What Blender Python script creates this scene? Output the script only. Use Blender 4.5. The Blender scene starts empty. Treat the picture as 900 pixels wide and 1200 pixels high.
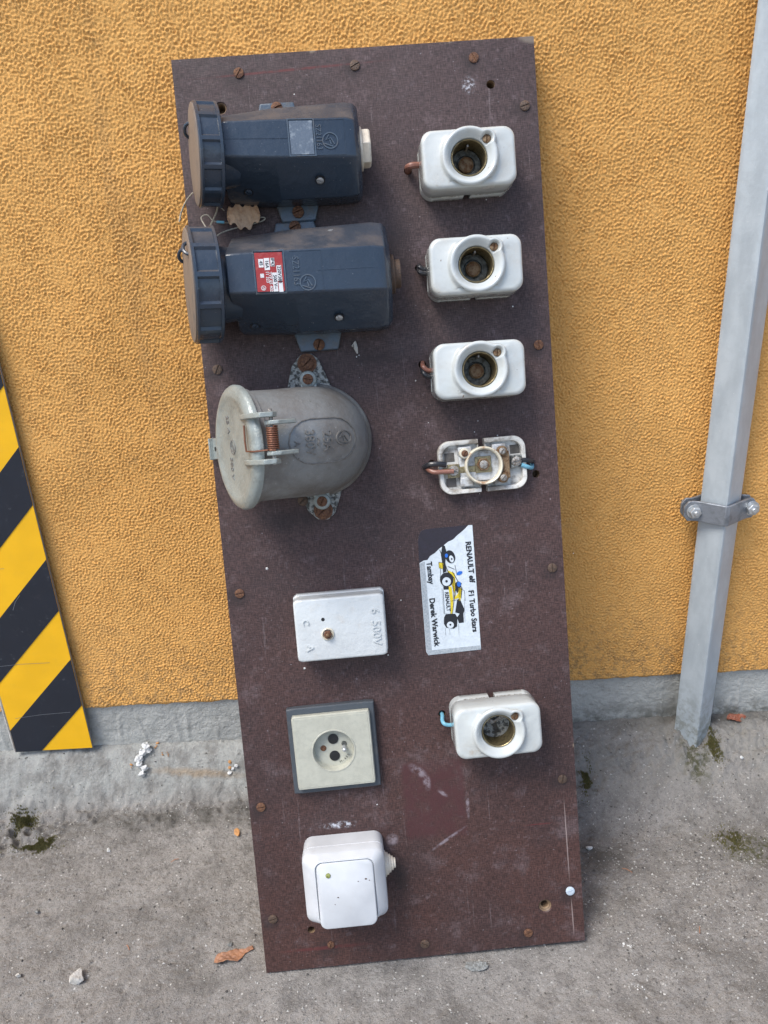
import bpy, bmesh, math, random
import numpy as np
from mathutils import Vector, Matrix
from mathutils.bvhtree import BVHTree

R = math.radians
S = bpy.context.scene
COL = S.collection
random.seed(7)
rng = np.random.default_rng(7)

# ---------------------------------------------------------------- camera
pitch, roll = R(23), R(3.2)
fw = Vector((0, math.cos(pitch), -math.sin(pitch)))
up0 = Vector((0, math.sin(pitch), math.cos(pitch)))
rt0 = Vector((1, 0, 0))
rt = math.cos(roll) * rt0 - math.sin(roll) * up0
up = math.cos(roll) * up0 + math.sin(roll) * rt0
cam = bpy.data.cameras.new("camera")
cam.sensor_fit = 'VERTICAL'
cam.sensor_height = 24.0
cam.lens = 24.0 * 920.0 / 1200.0
cam.clip_start = 0.01
cam.clip_end = 500
co = bpy.data.objects.new("camera", cam)
M = Matrix((( rt.x, up.x, -fw.x, 0), (rt.y, up.y, -fw.y, -0.86138), (rt.z, up.z, -fw.z, 0.75409), (0, 0, 0, 1)))
co.matrix_world = M
COL.objects.link(co)
S.camera = co

# ---------------------------------------------------------------- light
SUN_EL, SUN_AZ = R(60), R(-52)      # azimuth measured from the camera's back (-y) towards -x
w = bpy.data.worlds.new("World")
S.world = w
w.use_nodes = True
nt = w.node_tree
sky = nt.nodes.new('ShaderNodeTexSky')
sky.sky_type = 'NISHITA'
sky.sun_disc = False
sky.sun_elevation = SUN_EL
sky.air_density = 1.0
sky.dust_density = 2.0
bg = nt.nodes['Background']
nt.links.new(sky.outputs[0], bg.inputs[0])
bg.inputs[1].default_value = 0.15
sd = Vector((math.sin(SUN_AZ) * math.cos(SUN_EL), -math.cos(SUN_AZ) * math.cos(SUN_EL), math.sin(SUN_EL)))
sky.sun_rotation = math.atan2(sd.x, sd.y)
sl = bpy.data.lights.new("sun", 'SUN')
sl.energy = 2.0
sl.angle = R(26)
sl.color = (1.0, 0.965, 0.905)
so = bpy.data.objects.new("sun", sl)
so.rotation_euler = (-sd).to_track_quat('-Z', 'Y').to_euler()
COL.objects.link(so)
S.view_settings.view_transform = 'Standard'
S.view_settings.look = 'None'
S.view_settings.gamma = 1
S.view_settings.exposure = 0.80

# ---------------------------------------------------------------- materials
def sr(r, g, b):
    f = lambda c: ((c / 255 + 0.055) / 1.055) ** 2.4 if c > 10 else c / 255 / 12.92
    return (f(r), f(g), f(b), 1)

class NT:
    """small node graph writer"""
    def __init__(self, name):
        self.m = bpy.data.materials.new(name)
        self.m.use_nodes = True
        self.t = self.m.node_tree
        self.p = self.t.nodes['Principled BSDF']
        self.tc = self.t.nodes.new('ShaderNodeTexCoord').outputs['Object']
    def link(self, a, b): self.t.links.new(a, b)
    def val(self, sock, v):
        if hasattr(v, 'is_output') or isinstance(v, bpy.types.NodeSocket): self.link(v, sock)
        else: sock.default_value = v
    def mapping(self, scale=(1, 1, 1), loc=(0, 0, 0), rot=(0, 0, 0), vec=None):
        n = self.t.nodes.new('ShaderNodeMapping')
        self.link(vec or self.tc, n.inputs['Vector'])
        n.inputs['Scale'].default_value = scale
        n.inputs['Location'].default_value = loc
        n.inputs['Rotation'].default_value = rot
        return n.outputs[0]
    def noise(self, scale, detail=4, rough=0.55, vec=None, dist=0, color=False):
        n = self.t.nodes.new('ShaderNodeTexNoise')
        self.link(vec or self.tc, n.inputs['Vector'])
        n.inputs['Scale'].default_value = scale
        n.inputs['Detail'].default_value = detail
        n.inputs['Roughness'].default_value = rough
        n.inputs['Distortion'].default_value = dist
        return n.outputs['Color' if color else 'Fac']
    def voronoi(self, scale, feature='F1', vec=None, out='Distance', rand=1):
        n = self.t.nodes.new('ShaderNodeTexVoronoi')
        n.feature = feature
        self.link(vec or self.tc, n.inputs['Vector'])
        n.inputs['Scale'].default_value = scale
        n.inputs['Randomness'].default_value = rand
        return n.outputs[out]
    def rng(self, v, a, b, c=0.0, d=1.0, smooth=True):
        n = self.t.nodes.new('ShaderNodeMapRange')
        if smooth: n.interpolation_type = 'SMOOTHSTEP'
        self.link(v, n.inputs[0])
        for i, x in zip((1, 2, 3, 4), (a, b, c, d)): n.inputs[i].default_value = x
        return n.outputs[0]
    def math(self, op, a, b=0.0):
        n = self.t.nodes.new('ShaderNodeMath'); n.operation = op
        self.val(n.inputs[0], a); self.val(n.inputs[1], b)
        return n.outputs[0]
    def mix(self, fac, a, b, mode='MIX'):
        n = self.t.nodes.new('ShaderNodeMix'); n.data_type = 'RGBA'; n.blend_type = mode
        self.val(n.inputs[0], fac); self.val(n.inputs[6], a); self.val(n.inputs[7], b)
        return n.outputs[2]
    def bump(self, h, dist, strength=1.0, prev=None):
        n = self.t.nodes.new('ShaderNodeBump')
        n.inputs['Strength'].default_value = strength
        n.inputs['Distance'].default_value = dist
        self.link(h, n.inputs['Height'])
        if prev is not None: self.link(prev, n.inputs['Normal'])
        return n.outputs[0]
    def xyz(self, vec=None):
        n = self.t.nodes.new('ShaderNodeSeparateXYZ')
        self.link(vec or self.tc, n.inputs[0])
        return n.outputs
    def spot(self, cx, cy, rx, ry, lo=1.0, hi=0.2, vec=None, rot=0.0):
        """soft blob in the object's xy plane: 1 inside, 0 outside"""
        n = self.t.nodes.new('ShaderNodeVectorMath'); n.operation = 'SUBTRACT'
        self.link(vec or self.tc, n.inputs[0]); n.inputs[1].default_value = (cx, cy, 0)
        v = n.outputs[0]
        if rot:
            q = self.t.nodes.new('ShaderNodeMapping'); self.link(v, q.inputs[0]); q.inputs['Rotation'].default_value = (0, 0, -rot); v = q.outputs[0]
        m = self.t.nodes.new('ShaderNodeVectorMath'); m.operation = 'MULTIPLY'
        self.link(v, m.inputs[0]); m.inputs[1].default_value = (1 / rx, 1 / ry, 0)
        l = self.t.nodes.new('ShaderNodeVectorMath'); l.operation = 'LENGTH'
        self.link(m.outputs[0], l.inputs[0])
        return self.rng(l.outputs['Value'], hi, lo, 1, 0)
    def done(self, col, rough=0.5, normal=None, metal=0.0, spec=0.5, coat=0.0):
        self.val(self.p.inputs['Base Color'], col)
        self.val(self.p.inputs['Roughness'], rough)
        self.val(self.p.inputs['Metallic'], metal)
        self.p.inputs['Specular IOR Level'].default_value = spec
        if coat:
            self.p.inputs['Coat Weight'].default_value = coat
            self.p.inputs['Coat Roughness'].default_value = 0.12
        if normal is not None: self.link(normal, self.p.inputs['Normal'])
        return self.m

def grimy(name, base, dirt, scale=60, amt=(0.45, 0.75), dmax=0.8, rough=(0.35, 0.7), bump=0.0003, bscale=400, metal=0.0, spec=0.5, coat=0.0, detail=6):
    g = NT(name)
    oi = g.t.nodes.new('ShaderNodeObjectInfo')
    va = g.t.nodes.new('ShaderNodeVectorMath'); va.operation = 'ADD'
    g.link(g.tc, va.inputs[0])
    mu = g.math('MULTIPLY', oi.outputs['Random'], 7.0); g.link(mu, va.inputs[1]); g.tc = va.outputs[0]
    n1 = g.noise(scale, detail, 0.6)
    fac = g.rng(n1, amt[0], amt[1], 0, dmax)
    n2 = g.noise(scale * 0.35, 3, 0.5)
    c = g.mix(g.rng(n2, 0.3, 0.7, 0, 0.35), base, tuple(x * 0.72 for x in base[:3]) + (1,))
    c = g.mix(fac, c, dirt)
    r = g.rng(fac, 0, 1, rough[0], rough[1])
    nb = g.bump(g.noise(bscale, 4, 0.6), bump, 1.0)
    return g.done(c, r, nb, metal, spec, coat)

porcelain = grimy('porcelain_plain', (0.50, 0.53, 0.52, 1), (0.55, 0.52, 0.46, 1), 45, (0.55, 0.85), 0.55, (0.10, 0.32), 0.0006, 60, coat=0.7)
def aged_porcelain():
    g = NT('porcelain')
    loc = g.xyz()
    oi = g.t.nodes.new('ShaderNodeObjectInfo')
    va = g.t.nodes.new('ShaderNodeVectorMath'); va.operation = 'ADD'
    g.link(g.tc, va.inputs[0]); g.link(g.math('MULTIPLY', oi.outputs['Random'], 7.0), va.inputs[1]); g.tc = va.outputs[0]
    n1 = g.noise(40, 6, 0.65)
    c = g.mix(g.rng(n1, 0.45, 0.75, 0, 0.6), (0.485, 0.515, 0.505, 1), (0.41, 0.39, 0.34, 1))
    # dirt that has settled in the joint between cover and base, and along the lowest edge
    seam = g.math('MULTIPLY', g.rng(g.math('ABSOLUTE', g.math('SUBTRACT', loc[2], 0.0137)), 0.0022, 0.0006, 0, 1), g.rng(g.noise(130, 4, 0.7), 0.40, 0.62, 0.1, 0.85))
    foot = g.math('MULTIPLY', g.rng(loc[2], 0.0040, 0.0008, 0, 1), g.rng(g.noise(90, 4, 0.7), 0.35, 0.6, 0.1, 0.7))
    c = g.mix(g.math('MAXIMUM', seam, foot), c, (0.12, 0.10, 0.08, 1))
    # small dark chips and brown stains
    c = g.mix(g.rng(g.noise(210, 3, 0.6), 0.715, 0.745, 0, 0.85), c, (0.16, 0.10, 0.06, 1))
    c = g.mix(g.rng(g.noise(28, 6, 0.7), 0.62, 0.74, 0, 0.5), c, (0.34, 0.25, 0.17, 1))
    nb = g.bump(g.noise(55, 3, 0.5), 0.0010, 1.0)
    nb = g.bump(g.noise(600, 2, 0.6), 0.00008, 1.0, nb)
    return g.done(c, g.rng(n1, 0.4, 0.75, 0.12, 0.34), nb, 0, 0.5, coat=0.6)
porcelain = aged_porcelain()
porcelain_dirty = grimy('porcelain_dirty', (0.62, 0.61, 0.57, 1), (0.16, 0.13, 0.10, 1), 90, (0.42, 0.66), 0.85, (0.25, 0.7), 0.0006, 300)
porcelain_matt = grimy('porcelain_matt', (0.55, 0.58, 0.585, 1), (0.50, 0.47, 0.42, 1), 80, (0.52, 0.8), 0.5, (0.22, 0.5), 0.0008, 120, coat=0.3)
porcelain_worn = grimy('porcelain_worn', (0.50, 0.52, 0.53, 1), (0.20, 0.18, 0.15, 1), 150, (0.42, 0.68), 0.8, (0.3, 0.6), 0.0008, 200)
plastic_white = grimy('plastic_white', (0.55, 0.57, 0.59, 1), (0.46, 0.42, 0.40, 1), 120, (0.58, 0.8), 0.35, (0.28, 0.5), 0.0001, 900)
plastic_cream = grimy('plastic_cream', (0.66, 0.60, 0.50, 1), (0.30, 0.25, 0.2, 1), 150, (0.5, 0.8), 0.5, (0.4, 0.6), 0.0002, 900)
plastic_beige = grimy('plastic_beige', (0.45, 0.45, 0.375, 1), (0.33, 0.33, 0.28, 1), 200, (0.4, 0.75), 0.5, (0.42, 0.6), 0.0004, 1500)
plastic_grey = grimy('plastic_grey', (0.062, 0.074, 0.088, 1), (0.14, 0.13, 0.12, 1), 120, (0.5, 0.8), 0.5, (0.35, 0.6), 0.0002, 1200)
rust = grimy('rust', (0.105, 0.045, 0.025, 1), (0.22, 0.11, 0.055, 1), 500, (0.4, 0.7), 0.8, (0.75, 0.95), 0.0012, 700)
rust_dark = grimy('rust_dark', (0.085, 0.058, 0.042, 1), (0.15, 0.09, 0.06, 1), 600, (0.4, 0.7), 0.8, (0.55, 0.85), 0.0008, 900, metal=0.2)
steel = grimy('steel_screw', (0.36, 0.35, 0.33, 1), (0.14, 0.10, 0.07, 1), 500, (0.42, 0.65), 0.8, (0.45, 0.75), 0.0008, 900, metal=0.5)
steel_blue = grimy('painted_screw', (0.50, 0.58, 0.66, 1), (0.3, 0.3, 0.3, 1), 400, (0.5, 0.75), 0.5, (0.3, 0.6), 0.0003, 900)
zinc = grimy('corroded_zinc', (0.36, 0.37, 0.35, 1), (0.055, 0.055, 0.05, 1), 260, (0.44, 0.58), 0.9, (0.45, 0.85), 0.003, 330)
brass = grimy('brass', (0.33, 0.27, 0.15, 1), (0.11, 0.09, 0.06, 1), 300, (0.4, 0.7), 0.7, (0.3, 0.6), 0.0004, 700, metal=0.75)
brass_rusty = grimy('brass_rusty', (0.22, 0.15, 0.085, 1), (0.12, 0.05, 0.02, 1), 250, (0.4, 0.65), 0.8, (0.5, 0.8), 0.0008, 700, metal=0.4)
dark_inside = grimy('dark_inside', (0.095, 0.10, 0.088, 1), (0.035, 0.035, 0.03, 1), 250, (0.4, 0.65), 0.8, (0.4, 0.8), 0.0006, 500, metal=0.2)
black_hole = grimy('black_hole', (0.012, 0.012, 0.014, 1), (0.006, 0.006, 0.006, 1), 100)
wood_raw = grimy('raw_plywood', (0.24, 0.17, 0.095, 1), (0.06, 0.045, 0.03, 1), 150, (0.45, 0.7), 0.8, (0.8, 0.95), 0.001, 500)
insul_brown = grimy('brown_insulation', (0.24, 0.105, 0.075, 1), (0.08, 0.05, 0.04, 1), 200, (0.5, 0.8), 0.6, (0.35, 0.6))
insul_black = grimy('black_insulation', (0.022, 0.023, 0.028, 1), (0.08, 0.07, 0.06, 1), 200, (0.5, 0.8), 0.4, (0.3, 0.6))
insul_blue = grimy('blue_insulation', (0.16, 0.40, 0.52, 1), (0.10, 0.14, 0.16, 1), 200, (0.5, 0.8), 0.5, (0.35, 0.6))
copper_spring = grimy('copper_spring', (0.20, 0.085, 0.05, 1), (0.12, 0.06, 0.04, 1), 400, (0.45, 0.7), 0.7, (0.4, 0.7), 0.0003, 900, metal=0.5)
yellow_ring = grimy('yellowed_ring', (0.64, 0.60, 0.48, 1), (0.30, 0.14, 0.05, 1), 110, (0.52, 0.7), 0.9, (0.2, 0.6), 0.0004, 300, coat=0.3)
string_mat = grimy('old_string', (0.46, 0.42, 0.34, 1), (0.14, 0.12, 0.09, 1), 600, (0.4, 0.7), 0.6, (0.8, 0.95), 0.0005, 1500)
leaf_mat = grimy('dry_leaf', (0.36, 0.18, 0.10, 1), (0.16, 0.08, 0.05, 1), 120, (0.4, 0.7), 0.7, (0.55, 0.8), 0.0015, 200)
pale_leaf_mat = grimy('pale_dry_leaf', (0.62, 0.40, 0.25, 1), (0.36, 0.18, 0.10, 1), 120, (0.45, 0.7), 0.8, (0.55, 0.8), 0.002, 150)
stone_mat = grimy('pale_stone', (0.52, 0.505, 0.47, 1), (0.32, 0.30, 0.27, 1), 120, (0.4, 0.7), 0.8, (0.8, 0.95), 0.002, 300)
stone_grey = grimy('grey_stone', (0.30, 0.31, 0.30, 1), (0.15, 0.15, 0.14, 1), 350, (0.42, 0.6), 0.8, (0.8, 0.95), 0.003, 500)
chip_mat = grimy('orange_chip', (0.50, 0.25, 0.09, 1), (0.35, 0.2, 0.1, 1), 250, (0.4, 0.7), 0.7, (0.8, 0.95), 0.001, 500)
foam_mat = grimy('white_foam', (0.72, 0.73, 0.72, 1), (0.38, 0.37, 0.34, 1), 300, (0.48, 0.7), 0.7, (0.6, 0.9), 0.002, 700)
moss_mat = grimy('moss', (0.10, 0.10, 0.026, 1), (0.17, 0.14, 0.05, 1), 500, (0.4, 0.65), 0.9, (0.9, 1.0), 0.003, 800)
grit_pale = grimy('pale_grit', (0.50, 0.49, 0.46, 1), (0.30, 0.29, 0.27, 1), 60, (0.4, 0.6), 0.9, (0.7, 0.9))
grit_dark = grimy('dark_grit', (0.13, 0.12, 0.11, 1), (0.06, 0.055, 0.05, 1), 60, (0.4, 0.6), 0.9, (0.8, 0.95))
ink_black = grimy('black_ink', (0.012, 0.012, 0.016, 1), (0.05, 0.05, 0.055, 1), 500, (0.6, 0.8), 0.5, (0.35, 0.5))
ink_yellow = grimy('yellow_ink', (0.66, 0.52, 0.02, 1), (0.4, 0.32, 0.06, 1), 500, (0.6, 0.8), 0.5, (0.35, 0.5))
ink_blue = grimy('blue_ink', (0.015, 0.13, 0.55, 1), (0.02, 0.1, 0.4, 1), 500, (0.6, 0.8), 0.5, (0.35, 0.5))
ink_grey = grimy('grey_ink', (0.30, 0.34, 0.37, 1), (0.4, 0.43, 0.45, 1), 700, (0.45, 0.55), 0.8, (0.35, 0.5))
ink_white = grimy('white_ink', (0.70, 0.70, 0.70, 1), (0.5, 0.45, 0.45, 1), 500, (0.6, 0.8), 0.5, (0.35, 0.5))
red_label = grimy('red_label', (0.34, 0.035, 0.03, 1), (0.38, 0.14, 0.12, 1), 250, (0.5, 0.75), 0.5, (0.3, 0.55))
sticker_paper = grimy('sticker_paper', (0.60, 0.66, 0.70, 1), (0.40, 0.44, 0.47, 1), 400, (0.5, 0.75), 0.5, (0.25, 0.45))
bare_label = grimy('scratched_label', (0.11, 0.14, 0.18, 1), (0.24, 0.28, 0.32, 1), 200, (0.5, 0.68), 0.8, (0.3, 0.55), 0.0003, 500)

def dusty_plastic(name, base, dust, up_bias=0.0, light=1.0):
    g = NT(name)
    n1 = g.noise(38, 6, 0.6)
    n2 = g.noise(14, 3, 0.5)
    geo = g.t.nodes.new('ShaderNodeNewGeometry')
    d = g.t.nodes.new('ShaderNodeVectorMath'); d.operation = 'DOT_PRODUCT'
    g.link(geo.outputs['Normal'], d.inputs[0]); d.inputs[1].default_value = (-0.1, 0.3, 0.95)
    upf = g.rng(d.outputs['Value'], 0.35, 0.95, 0, 1)
    # dust settles on surfaces that face up
    f = g.math('MULTIPLY', upf, g.rng(n1, 0.35, 0.65, 0.25, 0.9))
    f = g.math('ADD', f, g.rng(n2, 0.5, 0.75, 0, 0.16))
    c = g.mix(g.math('MINIMUM', f, 0.85), base, dust)
    sp = g.rng(g.noise(500, 2, 0.5), 0.70, 0.78, 0, 0.4)
    c = g.mix(sp, c, (0.3, 0.32, 0.34, 1))
    r = g.rng(f, 0, 0.8, 0.26, 0.62)
    nb = g.bump(g.noise(90, 3, 0.5), 0.0009, 1.0)
    nb = g.bump(g.noise(900, 2, 0.5), 0.0001, 1.0, nb)
    return g.done(c, r, nb, 0, 0.5)
plug_plastic = dusty_plastic('blue_grey_plastic', (0.031, 0.046, 0.068, 1), (0.085, 0.073, 0.070, 1))
foot_plastic = grimy('foot_plastic', (0.07, 0.10, 0.135, 1), (0.10, 0.085, 0.07, 1), 120, (0.4, 0.75), 0.6, (0.3, 0.6))
cap_face_mat = grimy('dusty_cap_face', (0.20, 0.16, 0.13, 1), (0.07, 0.075, 0.085, 1), 40, (0.5, 0.75), 0.6, (0.6, 0.9))

def alu_mat():
    g = NT('cast_grey_metal')
    n1 = g.noise(30, 6, 0.6); n2 = g.noise(9, 3, 0.5)
    c = g.mix(g.rng(n1, 0.35, 0.7), (0.235, 0.245, 0.245, 1), (0.15, 0.14, 0.13, 1))
    c = g.mix(g.rng(n2, 0.52, 0.72, 0, 0.55), c, (0.17, 0.135, 0.10, 1))
    c = g.mix(g.rng(g.noise(420, 3, 0.6), 0.62, 0.75, 0, 0.6), c, (0.40, 0.40, 0.38, 1))
    c = g.mix(g.rng(g.voronoi(70), 0.06, 0.03, 0, 0.7), c, (0.10, 0.085, 0.07, 1))
    nb = g.bump(g.noise(260, 5, 0.6), 0.0006, 1.0)
    return g.done(c, g.rng(n1, 0.3, 0.7, 0.38, 0.58), nb, 0.25, 0.5)
cast_metal = alu_mat()
cast_dirty = grimy('cast_metal_grimy', (0.165, 0.162, 0.155, 1), (0.10, 0.09, 0.08, 1), 300, (0.4, 0.7), 0.8, (0.5, 0.7), 0.0004, 500)
lid_metal = grimy('lid_metal', (0.30, 0.335, 0.32, 1), (0.17, 0.18, 0.165, 1), 60, (0.45, 0.75), 0.7, (0.3, 0.5), 0.0008, 300, metal=0.15)

def galv():
    g = NT('galvanised_steel')
    v = g.mapping(scale=(1, 1, 0.35))
    n1 = g.noise(40, 5, 0.6, v); n2 = g.voronoi(120, out='Color')
    hs = g.t.nodes.new('ShaderNodeSeparateColor'); g.link(n2, hs.inputs[0])
    c = g.mix(g.rng(n1, 0.35, 0.65), (0.38, 0.43, 0.465, 1), (0.46, 0.515, 0.55, 1))
    c = g.mix(g.rng(hs.outputs[0], 0, 1, 0, 0.10), c, (0.25, 0.28, 0.31, 1))
    z = g.xyz()[2]
    low = g.math('MULTIPLY', g.rng(z, 0.16, 0.02, 0, 1), g.rng(g.noise(90, 5, 0.65), 0.42, 0.62, 0, 1))
    c = g.mix(low, c, (0.20, 0.21, 0.18, 1))
    c = g.mix(g.rng(g.noise(230, 3, 0.6), 0.68, 0.74, 0, 0.5), c, (0.6, 0.62, 0.62, 1))
    nb = g.bump(g.noise(160, 4, 0.6), 0.0003, 1.0)
    return g.done(c, g.rng(n1, 0.3, 0.7, 0.32, 0.42), nb, 0.15, 0.5)
galvanised = galv()
clamp_metal = grimy('clamp_metal', (0.24, 0.26, 0.29, 1), (0.14, 0.15, 0.16, 1), 90, (0.45, 0.7), 0.7, (0.35, 0.6), 0.0005, 400, metal=0.4)
nut_metal = grimy('nut_metal', (0.52, 0.54, 0.55, 1), (0.3, 0.3, 0.28, 1), 120, (0.5, 0.7), 0.6, (0.28, 0.45), 0.0001, 600, metal=0.6)

# ---------------------------------------------------------------- mesh helpers
def link(o, parent=None):
    COL.objects.link(o)
    if parent is not None: o.parent = parent
    return o

def mesh_obj(name, verts, faces, mat, parent=None, smooth=True, angle=35, bevel=0, bseg=2):
    me = bpy.data.meshes.new(name)
    me.from_pydata([tuple(v) for v in verts], [], faces)
    me.validate(); me.update()
    bm = bmesh.new(); bm.from_mesh(me)
    bmesh.ops.recalc_face_normals(bm, faces=bm.faces)
    bm.to_mesh(me); bm.free()
    if isinstance(mat, (list, tuple)):
        for m in mat: me.materials.append(m)
    else: me.materials.append(mat)
    if smooth:
        me.shade_smooth(); me.set_sharp_from_angle(angle=R(angle))
    o = bpy.data.objects.new(name, me)
    link(o, parent)
    if bevel:
        b = o.modifiers.new('bevel', 'BEVEL'); b.width = bevel; b.segments = bseg; b.limit_method = 'ANGLE'; b.angle_limit = R(30)
        b.harden_normals = False
        for p in me.polygons: p.use_smooth = True
    return o

class MB:
    def __init__(s): s.v = []; s.f = []
    def add(s, vs, fs, mat=None):
        k = len(s.v)
        s.v += [tuple((mat @ Vector(v)) if mat is not None else v) for v in vs]
        s.f += [tuple(i + k for i in f) for f in fs]
        return s
    def box(s, c, d, mat=None):
        x, y, z = c; a, b, e = d[0] / 2, d[1] / 2, d[2] / 2
        vs = [(x + i * a, y + j * b, z + k * e) for k in (-1, 1) for j in (-1, 1) for i in (-1, 1)]
        return s.add(vs, [(0, 2, 3, 1), (4, 5, 7, 6), (0, 1, 5, 4), (2, 6, 7, 3), (0, 4, 6, 2), (1, 3, 7, 5)], mat)
    def loft(s, rings, cap0=True, cap1=True, mat=None):
        n = len(rings[0]); vs = [p for r in rings for p in r]; fs = []
        for i in range(len(rings) - 1):
            for j in range(n):
                a = i * n + j; b = i * n + (j + 1) % n
                fs.append((a, b, b + n, a + n))
        if cap0: fs.append(tuple(range(n - 1, -1, -1)))
        if cap1: fs.append(tuple((len(rings) - 1) * n + j for j in range(n)))
        return s.add(vs, fs, mat)
    def lathe(s, prof, n=32, mat=None, cap0=True, cap1=True):
        return s.loft([[(r * math.cos(2 * math.pi * j / n), r * math.sin(2 * math.pi * j / n), z) for j in range(n)] for r, z in prof], cap0, cap1, mat)
    def prism(s, poly, z0, z1, mat=None):
        return s.loft([[(x, y, z0) for x, y in poly], [(x, y, z1) for x, y in poly]], True, True, mat)
    def tube(s, pts, r, n=10, closed=False):
        P = [Vector(p) for p in pts]; rings = []
        t0 = (P[1] - P[0]).normalized()
        a = t0.orthogonal().normalized()
        for i, p in enumerate(P):
            if closed: t = (P[(i + 1) % len(P)] - P[i - 1]).normalized()
            else: t = (P[min(i + 1, len(P) - 1)] - P[max(i - 1, 0)]).normalized()
            a = (a - t * a.dot(t)).normalized(); b = t.cross(a)
            rr = r[i] if isinstance(r, (list, tuple)) else r
            rings.append([tuple(p + rr * (math.cos(2 * math.pi * j / n) * a + math.sin(2 * math.pi * j / n) * b)) for j in range(n)])
        if closed: rings.append(rings[0]); return s.loft(rings, False, False)
        return s.loft(rings)
    def build(s, name, mat, parent=None, **k): return mesh_obj(name, s.v, s.f, mat, parent, **k)

def spline(pts, n=8):
    P = [Vector(p) for p in pts]; P = [2 * P[0] - P[1]] + P + [2 * P[-1] - P[-2]]; out = []
    for i in range(1, len(P) - 2):
        for k in range(n):
            t = k / n
            out.append(0.5 * ((2 * P[i]) + (P[i + 1] - P[i - 1]) * t + (2 * P[i - 1] - 5 * P[i] + 4 * P[i + 1] - P[i + 2]) * t * t + (3 * P[i] - P[i - 1] - 3 * P[i + 1] + P[i + 2]) * t ** 3))
    out.append(P[-2]); return out

def T(x=0, y=0, z=0): return Matrix.Translation((x, y, z))
def rr_radius(th, w, h, r):
    """distance from the centre of a rounded rectangle to its edge in direction th"""
    c, s_ = abs(math.cos(th)), abs(math.sin(th)); hw, hh = w / 2, h / 2
    t = min(hw / c if c > 1e-9 else 1e9, hh / s_ if s_ > 1e-9 else 1e9)
    x, y = c * t, s_ * t
    if x > hw - r and y > hh - r:
        cx, cy = hw - r, hh - r
        d = c * cx + s_ * cy
        t = d + math.sqrt(max(0, d * d - (cx * cx + cy * cy - r * r)))
    return t
def rring(w, h, r, z, n=128, dx=0, dy=0):
    return [(dx + rr_radius(2 * math.pi * j / n, w, h, r) * math.cos(2 * math.pi * j / n), dy + rr_radius(2 * math.pi * j / n, w, h, r) * math.sin(2 * math.pi * j / n), z) for j in range(n)]
def lobe_ring(Rr, rl, d, phi, z, n=128):
    out = []
    for j in range(n):
        th = 2 * math.pi * j / n; q = Rr
        if rl > 0:
            dl = th - phi; dc = rl * rl - (d * math.sin(dl)) ** 2
            if dc > 0 and math.cos(dl) > 0: q = max(q, d * math.cos(dl) + math.sqrt(dc))
        out.append((q * math.cos(th), q * math.sin(th), z))
    return out

def thing(name, label, cat, loc=(0, 0, 0), rot=None, group=None):
    o = bpy.data.objects.new(name, None)
    o.empty_display_size = 0.02
    m = (rot.to_4x4() if rot is not None else Matrix.Identity(4)).copy(); m.translation = Vector(loc)
    o.matrix_world = m
    COL.objects.link(o)
    o['label'] = label; o['category'] = cat
    if group: o['group'] = group
    return o
def tag(o, label, cat, group=None):
    o['label'] = label; o['category'] = cat
    if group: o['group'] = group
    return o
def copy_tree(o, loc=None, rot=None, label=None, parent=None):
    c = o.copy(); COL.objects.link(c)
    if parent is not None:
        c.parent = parent; c.matrix_parent_inverse = o.matrix_parent_inverse.copy()
    if loc is not None:
        m = (rot or o.matrix_world.to_3x3()).to_4x4(); m.translation = Vector(loc); c.matrix_world = m
    if label: c['label'] = label
    for ch in [x for x in list(bpy.data.objects) if x.parent is o]: copy_tree(ch, parent=c)
    return c

# ---------------------------------------------------------------- noise grids
def band_noise(nx, ny, dx, lo, hi, seed, aniso=(1, 1), ang=0.0):
    """band-passed noise on a grid, wavelengths lo..hi in metres, unit variance"""
    g = np.random.default_rng(seed).standard_normal((ny, nx))
    fy = np.fft.fftfreq(ny, dx)[:, None]; fx = np.fft.rfftfreq(nx, dx)[None, :]
    c, s_ = math.cos(ang), math.sin(ang)
    a = (fx * c + fy * s_) * aniso[0]; b = (-fx * s_ + fy * c) * aniso[1]
    f = np.sqrt(a * a + b * b) + 1e-9
    f0 = 2.0 / (lo + hi); bw = (1 / lo - 1 / hi) / 2
    H = np.exp(-((f - f0) / bw) ** 2)
    r = np.fft.irfft2(np.fft.rfft2(g) * H, s=(ny, nx))
    return r / r.std()
def fractal_noise(nx, ny, dx, lo, hi, seed, beta=1.0):
    g = np.random.default_rng(seed).standard_normal((ny, nx))
    fy = np.fft.fftfreq(ny, dx)[:, None]; fx = np.fft.rfftfreq(nx, dx)[None, :]
    f = np.sqrt(fx ** 2 + fy ** 2) + 1e-9
    H = np.where((f > 1 / hi) & (f < 1 / lo), f ** (-beta), 0)
    r = np.fft.irfft2(np.fft.rfft2(g) * H, s=(ny, nx))
    return r / r.std()
def grid_mesh(name, X, Y, Z, mat, parent=None):
    ny, nx = X.shape
    me = bpy.data.meshes.new(name)
    co_ = np.stack([X, Y, Z], -1).reshape(-1, 3).astype(np.float32)
    idx = np.arange(nx * ny).reshape(ny, nx)
    q = np.stack([idx[:-1, :-1], idx[:-1, 1:], idx[1:, 1:], idx[1:, :-1]], -1).reshape(-1).astype(np.int32)
    nf = (nx - 1) * (ny - 1)
    me.vertices.add(nx * ny); me.vertices.foreach_set('co', co_.ravel())
    me.loops.add(nf * 4); me.loops.foreach_set('vertex_index', q)
    me.polygons.add(nf); me.polygons.foreach_set('loop_start', np.arange(nf, dtype=np.int32) * 4)
    me.update(calc_edges=True); me.validate()
    me.shade_smooth(); me.materials.append(mat)
    return link(bpy.data.objects.new(name, me), parent)

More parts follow.
